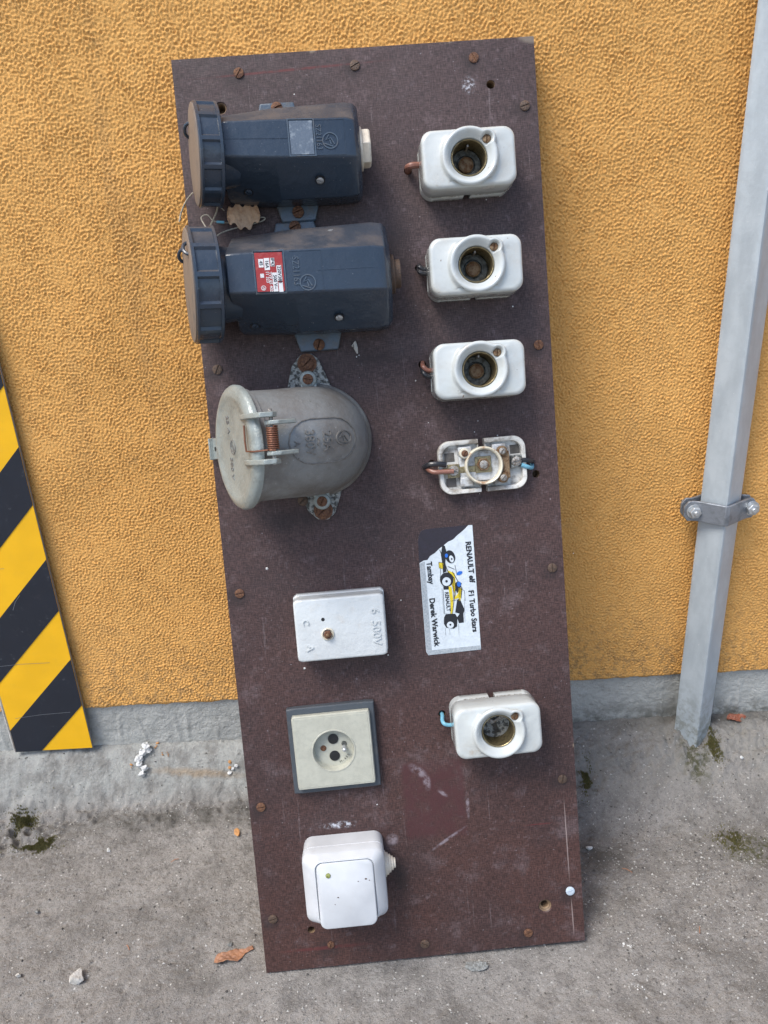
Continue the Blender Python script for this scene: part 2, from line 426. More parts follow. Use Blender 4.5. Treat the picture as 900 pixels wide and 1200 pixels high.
# ================================================================ WALL
STRIP = 0.133      # top of the grey painted plinth
def stucco_mat(far=False):
    g = NT('orange_stucco_far' if far else 'orange_stucco')
    n1 = g.noise(3.2, 4, 0.55); n2 = g.noise(420, 3, 0.6)
    c = g.mix(g.rng(n1, 0.3, 0.7), (0.74, 0.385, 0.112, 1), (0.63, 0.318, 0.088, 1))
    c = g.mix(g.rng(n2, 0.35, 0.7, 0, 0.5), c, (0.78, 0.47, 0.165, 1))
    z = g.xyz()[2]
    # splash dirt just above the plinth
    dirt = g.math('MULTIPLY', g.rng(z, 0.30, STRIP, 0, 1), g.rng(g.noise(160, 5, 0.7), 0.46, 0.62, 0, 0.55))
    c = g.mix(dirt, c, (0.20, 0.14, 0.08, 1))
    c = g.mix(g.rng(g.noise(30, 5, 0.7), 0.56, 0.72, 0, 0.28), c, (0.40, 0.24, 0.10, 1))
    c = g.mix(g.rng(g.noise(1, 4, 0.6, g.mapping(scale=(22, 22, 2.2))), 0.56, 0.70, 0, 0.22), c, (0.36, 0.21, 0.09, 1))
    c = g.mix(g.rng(g.noise(240, 3, 0.6), 0.66, 0.72, 0, 0.5), c, (0.30, 0.16, 0.06, 1))
    nb = g.bump(g.noise(520, 4, 0.65), 0.0011, 0.9)
    if far:
        nb = g.bump(g.noise(260, 3, 0.6, dist=0.6), 0.003, 1.0)
    return g.done(c, 0.85, nb, 0, 0.25)
stucco = stucco_mat(); stucco_far = stucco_mat(True)


wall = thing('rendered_wall', 'orange roughcast rendered wall with a grey painted plinth behind the brown board', 'wall', (0, 0, 0))
DX = 0.00095
x0, x1, z0, z1 = -0.56, 0.57, STRIP - 0.004, 1.00
nx, nz = int((x1 - x0) / DX), int((z1 - z0) / DX)
xs = np.linspace(x0, x1, nx); zs = np.linspace(z0, z1, nz)
X, Z = np.meshgrid(xs, zs)
n = band_noise(nx, nz, DX, 0.0021, 0.0047, 11, (1.0, 1.2), R(35))
n_b = band_noise(nx, nz, DX, 0.0020, 0.0034, 15)
n2 = fractal_noise(nx, nz, DX, 0.0022, 0.012, 12, 0.35)
env = 1.0 + 0.16 * fractal_noise(nx, nz, DX, 0.015, 0.15, 16, 0.8)
dsp = 0.85 * env * (0.00024 * n + 0.00028 * np.abs(n_b) * np.sign(n) + 0.00022 * n2 + 0.00030 * np.maximum(n - 1.1, 0)) + 0.0006 * fractal_noise(nx, nz, DX, 0.08, 0.8, 13, 1.0)
edge = np.clip((Z - z0) / 0.006, 0, 1)
Y = -0.0022 - dsp - 0.0006
Y = Y * edge + 0.004 * (1 - edge)
fade = np.minimum(np.minimum(X - x0, x1 - X), z1 - Z); fade = np.clip(fade / 0.01, 0, 1)
Y = np.where(Z > 0.2, Y * fade + (-0.0028) * (1 - fade), Y)
Z2 = Z + 0.0020 * (1 - edge) * fractal_noise(nx, nz, DX, 0.02, 0.3, 14, 1.0)
grid_mesh('stucco', X, Y, Z2, stucco, wall)
m = MB()
for a, b, c_, d in ((-6, x0, z0, 3.2), (x1, 6, z0, 3.2), (x0, x1, z1, 3.2)):
    m.add([(a, -0.0028, c_), (b, -0.0028, c_), (b, -0.0028, d), (a, -0.0028, d)], [(0, 1, 2, 3)])
m.build('outer_stucco', stucco_far, wall, smooth=False)
m = MB(); m.box((0, 0.16, 1.5), (12, 0.30, 3.4)); m.build('masonry', stucco_far, wall, smooth=False)

def plinth_mat():
    g = NT('grey_plinth_paint')
    n1 = g.noise(12, 5, 0.6); n2 = g.noise(60, 6, 0.65)
    c = g.mix(g.rng(n1, 0.3, 0.7), (0.43, 0.435, 0.41, 1), (0.34, 0.345, 0.33, 1))
    c = g.mix(g.rng(n2, 0.5, 0.72, 0, 0.5), c, (0.22, 0.22, 0.20, 1))
    xz = g.xyz()
    right = g.math('MULTIPLY', g.rng(xz[0], 0.10, 0.30, 0.0, 1), g.rng(xz[2], 0.105, 0.05, 0, 1))
    d = g.math('MULTIPLY', right, g.rng(g.noise(45, 6, 0.7), 0.38, 0.58, 0, 0.9))
    c = g.mix(d, c, (0.065, 0.062, 0.045, 1))
    crease = g.math('MULTIPLY', g.math('MULTIPLY', g.rng(xz[2], 0.052, 0.060, 0, 1), g.rng(xz[2], 0.072, 0.063, 0, 1)), g.rng(g.noise(110, 4, 0.7), 0.45, 0.62, 0, 0.6))
    c = g.mix(crease, c, (0.13, 0.12, 0.10, 1))
    nb = g.bump(g.noise(18, 5, 0.6), 0.003, 0.8)
    nb = g.bump(g.noise(220, 4, 0.65), 0.0022, 1.0, nb)
    return g.done(c, g.rng(n2, 0.3, 0.7, 0.45, 0.8), nb, 0, 0.4)
plinth_paint = plinth_mat()
DXP = 0.002
nx = int(1.6 / DXP); nz = int((STRIP + 0.06) / DXP)
xs = np.linspace(-0.8, 0.8, nx); zs = np.linspace(-0.05, STRIP + 0.004, nz)
X, Z = np.meshgrid(xs, zs)
pl = 0.0003 * fractal_noise(nx, nz, DXP, 0.008, 0.12, 21, 1.2)
for k in range(26):                                   # brushed vertical ridges and drips in the paint
    xc = rng.uniform(-0.6, 0.6); sl_ = rng.uniform(-0.25, 0.1); zt = rng.uniform(0.09, 0.14); wd = rng.uniform(0.0012, 0.003)
    pl += 0.0015 * np.exp(-((X - xc - sl_ * (Z - 0.1)) / wd) ** 2) * np.clip((Z - 0.065) / 0.01, 0, 1) * np.clip((zt - Z) / 0.01, 0, 1)
grid_mesh('plinth', X, 0.0015 - pl, Z, plinth_paint, wall)
m = MB()
for a, b in ((-6, -0.8), (0.8, 6)): m.add([(a, 0.0015, -0.05), (b, 0.0015, -0.05), (b, 0.0015, STRIP), (a, 0.0015, STRIP)], [(0, 1, 2, 3)])
m.build('outer_plinth', plinth_paint, wall, smooth=False)

# ================================================================ GROUND
def smooth(t): t = np.clip(t, 0, 1); return t * t * (3 - 2 * t)
def ground_z(X, Y):
    left = 0.062 * (1 - smooth((-Y) / 0.052)) * (Y > -0.06) + 0.006 * (1 - smooth(-Y / 0.14))
    right = 0.064 * (1 - smooth((-Y - 0.008) / 0.135))
    k = smooth((X + 0.02) / 0.22)
    z = left * (1 - k) + right * k
    return z
def concrete_mat():
    g = NT('rough_concrete')
    n1 = g.noise(5, 5, 0.6); n2 = g.noise(45, 6, 0.7); n3 = g.noise(260, 4, 0.7)
    c = g.mix(g.rng(n1, 0.32, 0.68), (0.315, 0.300, 0.280, 1), (0.245, 0.233, 0.218, 1))
    c = g.mix(g.rng(n2, 0.42, 0.66, 0, 0.6), c, (0.145, 0.135, 0.126, 1))
    c = g.mix(g.rng(g.noise(11, 6, 0.7), 0.50, 0.66, 0, 0.45), c, (0.12, 0.112, 0.10, 1))
    c = g.mix(g.rng(n3, 0.55, 0.66, 0, 0.6), c, (0.10, 0.094, 0.088, 1))
    c = g.mix(g.rng(g.noise(620, 3, 0.7), 0.56, 0.64, 0, 0.6), c, (0.085, 0.08, 0.075, 1))
    c = g.mix(g.rng(g.noise(520, 3, 0.7), 0.60, 0.68, 0, 0.6), c, (0.52, 0.50, 0.47, 1))
    c = g.mix(g.rng(n3, 0.42, 0.30, 0, 0.5), c, (0.40, 0.385, 0.36, 1))
    v = g.voronoi(210, out='Distance'); vc = g.voronoi(210, out='Color')
    sc = g.t.nodes.new('ShaderNodeSeparateColor'); g.link(vc, sc.inputs[0])
    sp = g.math('MULTIPLY', g.rng(v, 0.26, 0.16, 0, 1), g.rng(sc.outputs[0], 0.90, 0.93, 0, 1))
    c = g.mix(sp, c, (0.55, 0.54, 0.51, 1))
    xyz = g.xyz()
    # cement smear along the wall foot (painted grey with the plinth)
    smear = g.math('MULTIPLY', g.rng(xyz[1], -0.055, -0.03, 0, 1), g.rng(xyz[0], 0.02, -0.10, 0, 1))
    smear = g.math('MULTIPLY', smear, g.rng(g.noise(25, 5, 0.65), 0.25, 0.5, 0.45, 1))
    c = g.mix(smear, c, g.mix(g.rng(g.noise(35, 6, 0.7), 0.40, 0.66), (0.37, 0.375, 0.355, 1), (0.225, 0.22, 0.205, 1)))
    smr = g.math('MULTIPLY', g.rng(xyz[1], -0.11, -0.06, 0, 0.7), g.rng(xyz[0], 0.08, 0.2, 0, 1))
    smr = g.math('MULTIPLY', smr, g.rng(g.noise(18, 5, 0.65), 0.35, 0.6, 0.2, 1))
    c = g.mix(smr, c, (0.26, 0.25, 0.225, 1))
    # damp dark dirt beside the post and along the coving
    dk = g.math('MAXIMUM', g.spot(0.50, -0.16, 0.22, 0.10, 1.0, 0.1), g.spot(0.45, 0.0, 0.2, 0.035, 1.0, 0.2))
    dk = g.math('MAXIMUM', dk, g.spot(-0.28, -0.072, 0.32, 0.030, 1.0, 0.2))
    dk = g.math('MAXIMUM', dk, g.spot(0.22, -0.16, 0.06, 0.05, 1.0, 0.2))
    dk = g.math('MULTIPLY', dk, g.rng(g.noise(38, 6, 0.7), 0.35, 0.62, 0.25, 1))
    c = g.mix(g.math('MULTIPLY', dk, 0.7), c, (0.075, 0.07, 0.06, 1))
    ms = g.math('MAXIMUM', g.spot(0.385, -0.055, 0.025, 0.045, 1, 0.3), g.spot(0.42, -0.17, 0.05, 0.035, 1, 0.3))
    ms = g.math('MAXIMUM', ms, g.spot(0.20, -0.10, 0.02, 0.05, 1, 0.3))
    ms = g.math('MULTIPLY', ms, g.rng(g.noise(150, 5, 0.7), 0.42, 0.6, 0, 0.85))
    c = g.mix(ms, c, (0.062, 0.062, 0.022, 1))
    # paint drips on the floor (orange wall paint) and rusty streak
    op = g.math('MULTIPLY', g.spot(-0.27, -0.025, 0.09, 0.004, 1, 0.1, rot=R(-3)), 0.5)
    c = g.mix(op, c, (0.36, 0.24, 0.12, 1))
    nb = g.bump(n2, 0.0035, 0.6)
    nb = g.bump(n3, 0.0030, 1.0, nb)
    nb = g.bump(g.noise(800, 3, 0.65), 0.0013, 1.0, nb)
    return g.done(c, 0.88, nb, 0, 0.3)
concrete = concrete_mat()
DG = 0.002
gx0, gx1, gy0, gy1 = -0.68, 0.72, -0.56, 0.004
nx, ny = int((gx1 - gx0) / DG), int((gy1 - gy0) / DG)
xs = np.linspace(gx0, gx1, nx); ys = np.linspace(gy0, gy1, ny)
X, Y = np.meshgrid(xs, ys)
gn = 0.0009 * fractal_noise(nx, ny, DG, 0.02, 0.3, 31, 1.3) + 0.0004 * fractal_noise(nx, ny, DG, 0.004, 0.02, 32, 0.7)
pit = band_noise(nx, ny, DG, 0.006, 0.02, 33)
gn -= 0.0012 * np.clip(pit - 1.2, 0, 1.5)
nearw = np.exp(-((Y + 0.05) / 0.03) ** 2)
gn += 0.0022 * nearw * fractal_noise(nx, ny, DG, 0.008, 0.08, 34, 1.1)
# broken concrete pocket under the hazard panel
pk = np.exp(-(((X + 0.50) / 0.05) ** 2 + ((Y + 0.075) / 0.028) ** 2))
gn += -0.014 * pk + 0.006 * pk * band_noise(nx, ny, DG, 0.010, 0.05, 35)
lump = np.exp(-(((X + 0.46) / 0.07) ** 2 + ((Y + 0.025) / 0.025) ** 2))
gn += 0.008 * lump
# rough cement collar round the post foot
col_ = np.exp(-((np.sqrt((X - 0.392) ** 2 + (Y + 0.035) ** 2) - 0.022) / 0.012) ** 2)
gn += col_ * (0.004 + 0.0030 * fractal_noise(nx, ny, DG, 0.005, 0.03, 37, 0.8))
# crack beside the board
cy_ = -0.083 + 0.05 * (X - 0.2) + 0.003 * np.sin(X * 90)
gn -= 0.006 * np.exp(-((Y - cy_) / 0.0022) ** 2) * np.clip((X - 0.17) / 0.01, 0, 1) * np.clip((0.27 - X) / 0.05, 0, 1)
fade = np.clip(np.minimum(np.minimum(X - gx0, gx1 - X), Y - gy0) / 0.03, 0, 1)
boardpad = np.exp(-(((Y + 0.295) / 0.03) ** 2)) * (np.abs(X) < 0.21)
gn = gn * (1 - 0.8 * boardpad) - 0.0006
Zg = ground_z(X, Y) + gn * fade
grid_mesh('ground', X, Y, Zg, concrete)['kind'] = 'structure'
def gz(x, y):
    i = min(max(int(round((x - gx0) / (gx1 - gx0) * (nx - 1))), 0), nx - 1); j = min(max(int(round((y - gy0) / (gy1 - gy0) * (ny - 1))), 0), ny - 1)
    return float(Zg[j, i])
m = MB()
def gq(a, b, c_, d):
    m.add([(a, c_, float(ground_z(np.array(a), np.array(c_)))), (b, c_, float(ground_z(np.array(b), np.array(c_)))), (b, d, float(ground_z(np.array(b), np.array(d)))), (a, d, float(ground_z(np.array(a), np.array(d))))], [(0, 1, 2, 3)])
ysr = [gy0 + (gy1 - gy0) * k / 40 for k in range(41)]
for k in range(40):
    gq(-40, gx0, ysr[k], ysr[k + 1]); gq(gx1, 40, ysr[k], ysr[k + 1])
gq(-40, gx0, -60, gy0); gq(gx0, gx1, -60, gy0); gq(gx1, 40, -60, gy0)
m.build('outer_ground', concrete, smooth=False)['kind'] = 'structure'

# ================================================================ BOARD
RB = Matrix(((0.99907564, -0.02526844, 0.03477607), (0.04059137, 0.28825951, -0.95669159), (0.01414957, 0.95721887, 0.28901873)))
OB = Vector((-0.14864487, -0.29468203, 0.0015))
BW, BH, BT = 0.335, 0.9005, 0.020
def onboard(u, v, h=0.0): return OB + RB @ Vector((u, v, h))
def bthing(name, label, cat, uv, rz=0.0, group=None):
    return thing(name, label, cat, onboard(uv[0], uv[1]), RB @ Matrix.Rotation(rz, 3, 'Z'), group)

big_holes = [(0.0408, 0.8557), (0.2921, 0.8606), (0.2953, 0.0425), (0.0505, 0.0423)]
wire_holes = [(0.2090, 0.7888), (0.2126, 0.6993), (0.2090, 0.6089), (0.2110, 0.5130), (0.3127, 0.4945), (0.2026, 0.2600)]
screws = [(0.0603, 0.8852), (0.1673, 0.8851), (0.2778, 0.8849), (0.3230, 0.8395), (0.3227, 0.6188), (0.0132, 0.6193), (0.0125, 0.4014), (0.3233, 0.3996), (0.0119, 0.1803), (0.3211, 0.1793), (0.3223, 0.0567), (0.0123, 0.0588), (0.0693, 0.0241), (0.1667, 0.0144), (0.2756, 0.0149)]

def board_mat():
    g = NT('faded_brown_film')
    wv = g.noise(1, 3, 0.6, g.mapping(scale=(170, 1250, 90)))
    wh = g.noise(1, 3, 0.6, g.mapping(scale=(1250, 170, 90)))
    weave = g.math('ADD', wv, wh)
    n1 = g.noise(7, 5, 0.6); n2 = g.noise(26, 6, 0.65)
    xyz = g.xyz()
    c = g.mix(g.rng(xyz[1], 0.05, 0.75, 0, 1, False), (0.057, 0.027, 0.022, 1), (0.057, 0.037, 0.036, 1))
    c = g.mix(g.rng(n1, 0.38, 0.64, 0, 0.6), c, (0.036, 0.023, 0.023, 1))
    c = g.mix(g.rng(n2, 0.52, 0.70, 0, 0.5), c, (0.115, 0.087, 0.089, 1))
    c = g.mix(g.rng(g.noise(95, 5, 0.7), 0.56, 0.70, 0, 0.35), c, (0.14, 0.11, 0.115, 1))
    c = g.mix(g.rng(g.noise(1, 5, 0.65, g.mapping(scale=(9, 150, 9))), 0.55, 0.68, 0, 0.4), c, (0.042, 0.025, 0.026, 1))
    c = g.mix(g.rng(g.noise(1, 5, 0.65, g.mapping(scale=(260, 9, 9))), 0.62, 0.70, 0, 0.35), c, (0.16, 0.13, 0.13, 1))
    wf = g.rng(weave, 0.80, 1.25, 0, 1)
    c = g.mix(wf, g.mix(1.0, c, (0.62, 0.60, 0.60, 1), 'MULTIPLY'), g.mix(1.0, c, (1.65, 1.62, 1.65, 1), 'MULTIPLY'))
    # pale rubbed specks
    c = g.mix(g.rng(g.noise(330, 3, 0.6), 0.68, 0.74, 0, 0.5), c, (0.34, 0.31, 0.33, 1))
    # unfaded red-brown rectangle where a sticker was
    a_, b_ = (0.1571, 0.2112), (0.2196, 0.1305)
    bx = g.math('MULTIPLY', g.rng(xyz[0], a_[0] - 0.004, a_[0] + 0.004), g.rng(xyz[0], b_[0] + 0.003, b_[0] - 0.003))
    by = g.math('MULTIPLY', g.rng(xyz[1], b_[1] - 0.006, b_[1] + 0.006), g.rng(xyz[1], a_[1] + 0.004, a_[1] - 0.004))
    gh = g.math('MULTIPLY', g.math('MULTIPLY', bx, by), g.rng(g.noise(60, 4, 0.6), 0.35, 0.6, 0.35, 0.95))
    c = g.mix(gh, c, (0.062, 0.022, 0.023, 1))
    sc = None
    for (p, rx, ry, ro) in (((0.1738, 0.2023), 0.014, 0.006, -0.7), ((0.2218, 0.1608), 0.0025, 0.018, 0), ((0.1981, 0.1262), 0.030, 0.0022, 0.55), ((0.1973, 0.1761), 0.008, 0.003, -0.6), ((0.1817, 0.1905), 0.005, 0.012, 0.1), ((0.1420, 0.1320), 0.008, 0.008, 0)):
        q = g.spot(p[0], p[1], rx, ry, 1, 0.3, rot=ro); sc = q if sc is None else g.math('MAXIMUM', sc, q)
    sc = g.math('MULTIPLY', sc, g.rng(g.noise(120, 5, 0.7), 0.38, 0.6, 0, 0.75))
    c = g.mix(sc, c, (0.26, 0.22, 0.245, 1))
    ch = g.math('MULTIPLY', g.math('MAXIMUM', g.spot(*(0.2713, 0.8611), 0.008, 0.010, 1, 0.2), g.spot(*(0.0894, 0.1531), 0.024, 0.005, 1, 0.2)), g.rng(g.noise(200, 5, 0.7), 0.45, 0.62, 0, 0.9))
    c = g.mix(ch, c, (0.55, 0.57, 0.62, 1))
    # dark halos round the screws, dark patch below the grey socket
    st = None
    for i, (u, v) in enumerate(screws):
        q = g.spot(u - 0.003, v - 0.004, 0.020 if i % 3 == 0 else 0.013, 0.012 if i % 2 else 0.016, 1, 0.1)
        st = q if st is None else g.math('MAXIMUM', st, q)
    for (p, rx, ry, k_) in (((0.0725, 0.4684), 0.05, 0.016, 1), ((0.1925, 0.7135), 0.022, 0.05, 1), ((0.1645, 0.6196), 0.05, 0.012, 0.8), ((0.1475, 0.0894), 0.014, 0.03, 1)):  # includes shadows right of the lower plug socket and switch, painted into the colour
        st = g.math('MAXIMUM', st, g.spot(p[0], p[1], rx, ry, 1, 0.1))
    st = g.math('MULTIPLY', st, g.rng(g.noise(55, 4, 0.6), 0.3, 0.6, 0.3, 0.75))
    c = g.mix(st, c, (0.024, 0.016, 0.016, 1))
    # reddish runs under the top screws, red scratch, pencil line
    rd = g.math('MAXIMUM', g.spot(*(0.1074, 0.8851), 0.11, 0.0018, 1, 0.2, rot=0.03), g.spot(*(0.2944, 0.1330), 0.018, 0.0009, 1, 0.3))
    rd = g.math('MAXIMUM', rd, g.math('MULTIPLY', g.spot(*(0.0619, 0.0211), 0.06, 0.003, 1, 0.2), 0.7))
    c = g.mix(g.math('MULTIPLY', rd, g.rng(g.noise(90, 3, 0.6), 0.35, 0.55, 0.2, 0.9)), c, (0.105, 0.022, 0.022, 1))
    pl_ = g.math('MAXIMUM', g.spot(*(0.3219, 0.1134), 0.0007, 0.055, 1, 0.5, rot=0.01), g.spot(*(0.3234, 0.0280), 0.0007, 0.024, 1, 0.5, rot=0.02))
    c = g.mix(g.math('MULTIPLY', pl_, 0.6), c, (0.36, 0.29, 0.27, 1))
    # worn edges show raw wood on the side faces
    z = xyz[2]
    side = g.rng(z, -0.0008, -0.0014, 0, 1)
    wd = g.mix(g.rng(g.noise(1, 3, 0.5, g.mapping(scale=(20, 20, 700))), 0.35, 0.65), (0.25, 0.17, 0.10, 1), (0.12, 0.08, 0.05, 1))
    c = g.mix(side, c, wd)
    edge_chip = g.math('MULTIPLY', g.math('MAXIMUM', g.math('MAXIMUM', g.rng(xyz[1], BH - 0.003, BH), g.rng(xyz[1], 0.003, 0.0)), g.math('MAXIMUM', g.rng(xyz[0], BW - 0.002, BW), g.rng(xyz[0], 0.0015, 0))), g.rng(g.noise(45, 4, 0.6), 0.60, 0.70, 0, 0.8))
    c = g.mix(edge_chip, c, (0.30, 0.24, 0.17, 1))
    c = g.mix(g.math('MULTIPLY', g.spot(BW, BH, 0.018, 0.008, 1, 0.5), 0.6), c, (0.24, 0.20, 0.16, 1))
    nb = g.bump(weave, 0.00022, 1.0)
    nb = g.bump(g.noise(30, 3, 0.5), 0.0012, 0.6, nb)
    return g.done(c, g.rng(n2, 0.3, 0.7, 0.50, 0.72), nb, 0, 0.4)
board_film = board_mat()
board = thing('mounting_board', 'tall faded brown wooden board leaning on the orange wall with fittings screwed to it', 'board', OB, RB)
m = MB(); m.loft([[(0, 0, -BT), (BW, 0, -BT), (BW, BH, -BT), (0, BH, -BT)], [(0, 0, 0), (BW, 0, 0), (BW, BH, 0), (0, BH, 0)]])
panel = m.build('panel', board_film, board, smooth=False)
cut = MB()
for (u, v) in big_holes: cut.lathe([(0.0040, -0.017), (0.0040, 0.01)], 20, T(u, v, 0))
for (u, v) in wire_holes: cut.lathe([(0.0038, -0.017), (0.0038, 0.01)], 16, T(u, v, 0))
u, v = big_holes[2]
cutter = cut.build('cutter', board_film)
cut2 = MB(); cut2.lathe([(0.0045, -0.0040), (0.0075, 0.0003), (0.0075, 0.01)], 24, T(u, v, 0))
u, v = big_holes[0]; cut2.lathe([(0.0040, -0.0025), (0.0060, 0.0003), (0.0060, 0.01)], 24, T(u, v, 0))
cutter2 = cut2.build('cutter', board_film)
for c_ in (cutter, cutter2):
    bo = panel.modifiers.new('b', 'BOOLEAN'); bo.object = c_; bo.operation = 'DIFFERENCE'; bo.solver = 'EXACT'
    c_.parent = board
bv = panel.modifiers.new('bev', 'BEVEL'); bv.width = 0.0007; bv.segments = 2; bv.limit_method = 'ANGLE'
bpy.context.view_layer.update()
dg = bpy.context.evaluated_depsgraph_get()
me = bpy.data.meshes.new_from_object(panel.evaluated_get(dg))
panel.modifiers.clear(); panel.data = me
for c_ in (cutter, cutter2): bpy.data.objects.remove(c_, do_unlink=True)

def screw_bm(r=0.0044, h=0.0016, ang=0.0, slot=0.0011, dome=0.0002):
    m = MB(); rot = Matrix.Rotation(ang, 4, 'Z')
    m.lathe([(r, -0.001), (r, h * 0.45), (r * 0.2, h * 0.45)], 20, rot)
    for sgn in (1, -1):
        a0 = math.asin(slot / 2 / r)
        def half(rr, z):
            a1 = math.asin(min(0.95, slot / 2 / rr))
            return [(rr * math.cos(a1 + (math.pi - 2 * a1) * k / 12), sgn * rr * math.sin(a1 + (math.pi - 2 * a1) * k / 12), z) for k in range(13)]
        rs = [half(r, h * 0.42), half(r, h * 0.8), half(r * 0.9, h), half(r * 0.5, h + dome * 0.7), half(r * 0.2, h + dome)]
        if sgn < 0: rs = [q[::-1] for q in rs]
        m.loft(rs, True, True, rot)
    return m
for i, (u, v) in enumerate(screws):
    mt = steel_blue if i == 10 else (rust_dark if i % 2 else rust)
    rr_ = 0.0046 if i != 12 else 0.0036
    m = screw_bm(rr_, 0.0014, random.uniform(0, 3.1))
    s_ = m.build('screw', mt, board, angle=40); s_.location = (u, v, 0)
    if i == 10: s_['label'] = 'pale blue painted screw'
m = MB()
for (px, py, sc_) in [(*(0.1093, 0.8633), 1), (*(0.2812, 0.7574), 1), (*(0.3001, 0.6569), 1.2), (*(0.0689, 0.3198), 1.6), (*(0.0415, 0.4236), 1.8), (*(0.1532, 0.3260), 1), (*(0.2590, 0.5507), 0.8), (*(0.2395, 0.5828), 0.7), (*(0.1465, 0.6210), 0.9), (*(0.1491, 0.6224), 0.7), (*(0.2796, 0.5324), 1.2), (*(0.2772, 0.5351), 1.2), (*(0.2106, 0.5530), 0.7), (*(0.2549, 0.5403), 0.7), (*(0.1704, 0.3803), 0.8), (*(0.1294, 0.1711), 0.9), (*(0.1276, 0.1381), 1), (*(0.2013, 0.5940), 1), (*(0.2558, 0.4798), 0.6), (*(0.3455, 0.4123), 0.6)]:
    r_ = 0.0009 * sc_
    m.add([(px + r_ * math.cos(a) * random.uniform(.6, 1.2), py + r_ * math.sin(a) * random.uniform(.6, 1.2), 0.0001) for a in (0, 1.2, 2.5, 3.7, 5)] + [(px, py, 0.0006 * sc_)], [(0, 1, 5), (1, 2, 5), (2, 3, 5), (3, 4, 5), (4, 0, 5)])
o = m.build('plaster_specks', foam_mat, board, smooth=False); o['kind'] = 'stuff'
m = MB()   # small brown cocoon of dirt right of the lower blue-grey socket
m.tube([(*(0.1433, 0.6310), 0.001), (*(0.1460, 0.6340), 0.0025), (*(0.1464, 0.6291), 0.003), (*(0.1476, 0.6242), 0.001)], [0.0012, 0.002, 0.0022, 0.0008], 8)
m.build('dirt_lump', stone_mat, board)

# ---------------------------------------------------------------- text and draping
def text_mesh(body, size, bold=0.0, align='CENTER', sx=1.0):
    cu = bpy.data.curves.new('t', 'FONT'); cu.body = body; cu.size = size; cu.offset = bold * size
    cu.align_x = align; cu.align_y = 'CENTER'; cu.resolution_u = 3
    o = bpy.data.objects.new('t', cu); COL.objects.link(o)
    bpy.context.view_layer.update()
    me = bpy.data.meshes.new_from_object(o.evaluated_get(bpy.context.evaluated_depsgraph_get()))
    V = [(v.co.x * sx, v.co.y, 0) for v in me.vertices]; F = [tuple(p.vertices) for p in me.polygons]
    bpy.data.objects.remove(o, do_unlink=True); bpy.data.curves.remove(cu); bpy.data.meshes.remove(me)
    return V, F
def subdivide(V, F, maxlen):
    bm = bmesh.new(); vs = [bm.verts.new(v) for v in V]
    for f in F:
        try: bm.faces.new([vs[i] for i in f])
        except ValueError: pass
    for _ in range(4):
        es = [e for e in bm.edges if e.calc_length() > maxlen]
        if not es: break
        bmesh.ops.subdivide_edges(bm, edges=es, cuts=1)
    bmesh.ops.triangulate(bm, faces=bm.faces)
    bm.verts.index_update()
    out = [tuple(v.co) for v in bm.verts], [tuple(v.index for v in f.verts) for f in bm.faces]
    bm.free(); return out
def bvh_of(o):
    return BVHTree.FromPolygons([v.co.copy() for v in o.data.vertices], [tuple(p.vertices) for p in o.data.polygons])
def drape(V, F, bvh, thick, sink=0.0004):
    """lay a flat shape on a body seen from +z and give it a thickness"""
    n = len(V); top = []; bot = []
    for x, y, z in V:
        hit = bvh.ray_cast(Vector((x, y, 1.0)), Vector((0, 0, -1)))
        p, nn = (hit[0], hit[1]) if hit[0] is not None else (Vector((x, y, 0)), Vector((0, 0, 1)))
        top.append(tuple(p + nn * thick)); bot.append(tuple(p - nn * sink))
    ed = {}
    for f in F:
        for a, b in zip(f, f[1:] + f[:1]): ed[(a, b)] = 1
    fs = [f for f in F] + [tuple(i + n for i in f[::-1]) for f in F]
    for (a, b) in ed:
        if (b, a) not in ed: fs.append((b, a, a + n, b + n))
    return top + bot, fs
def place2(V, x, y, ang):
    c, s_ = math.cos(ang), math.sin(ang)
    return [(x + c * a - s_ * b, y + s_ * a + c * b, z) for a, b, z in V]
def stroke(pts, wd, closed=False):
    """flat ribbon along a polyline"""
    P = [Vector((p[0], p[1])) for p in pts]; n = len(P); V = []; F = []
    for i in range(n):
        a = P[i - 1] if (i > 0 or closed) else P[i]; b = P[(i + 1) % n] if (i < n - 1 or closed) else P[i]
        t = (b - a).normalized(); q = Vector((-t.y, t.x)) * wd / 2
        V += [(P[i].x + q.x, P[i].y + q.y, 0), (P[i].x - q.x, P[i].y - q.y, 0)]
    for i in range(n if closed else n - 1):
        j = (i + 1) % n; F.append((2 * i, 2 * i + 1, 2 * j + 1, 2 * j))
    return V, F
def circle_pts(x, y, r, n=24, a0=0, a1=2 * math.pi, closed=True):
    k = n if closed else n - 1
    return [(x + r * math.cos(a0 + (a1 - a0) * i / k), y + r * math.sin(a0 + (a1 - a0) * i / k)) for i in range(n)]
def merge(*vf):
    V = []; F = []
    for v, f in vf:
        k = len(V); V += v; F += [tuple(i + k for i in q) for q in f]
    return V, F
def emblem(x, y, r, w_):
    """ring with a lightning-like mark inside, as moulded on the three plug sockets"""
    return merge(stroke(circle_pts(x, y, r), w_, True),
                 stroke([(x - r * .15, y + r * .75), (x - r * .55, y + r * .1), (x + r * .1, y + r * .35), (x + r * .55, y - r * .45)], w_),
                 stroke([(x - r * .8, y - r * .35), (x + r * .35, y - r * .75)], w_), stroke([(x - r * .05, y + r * .1), (x + r * .1, y - r * .5)], w_))

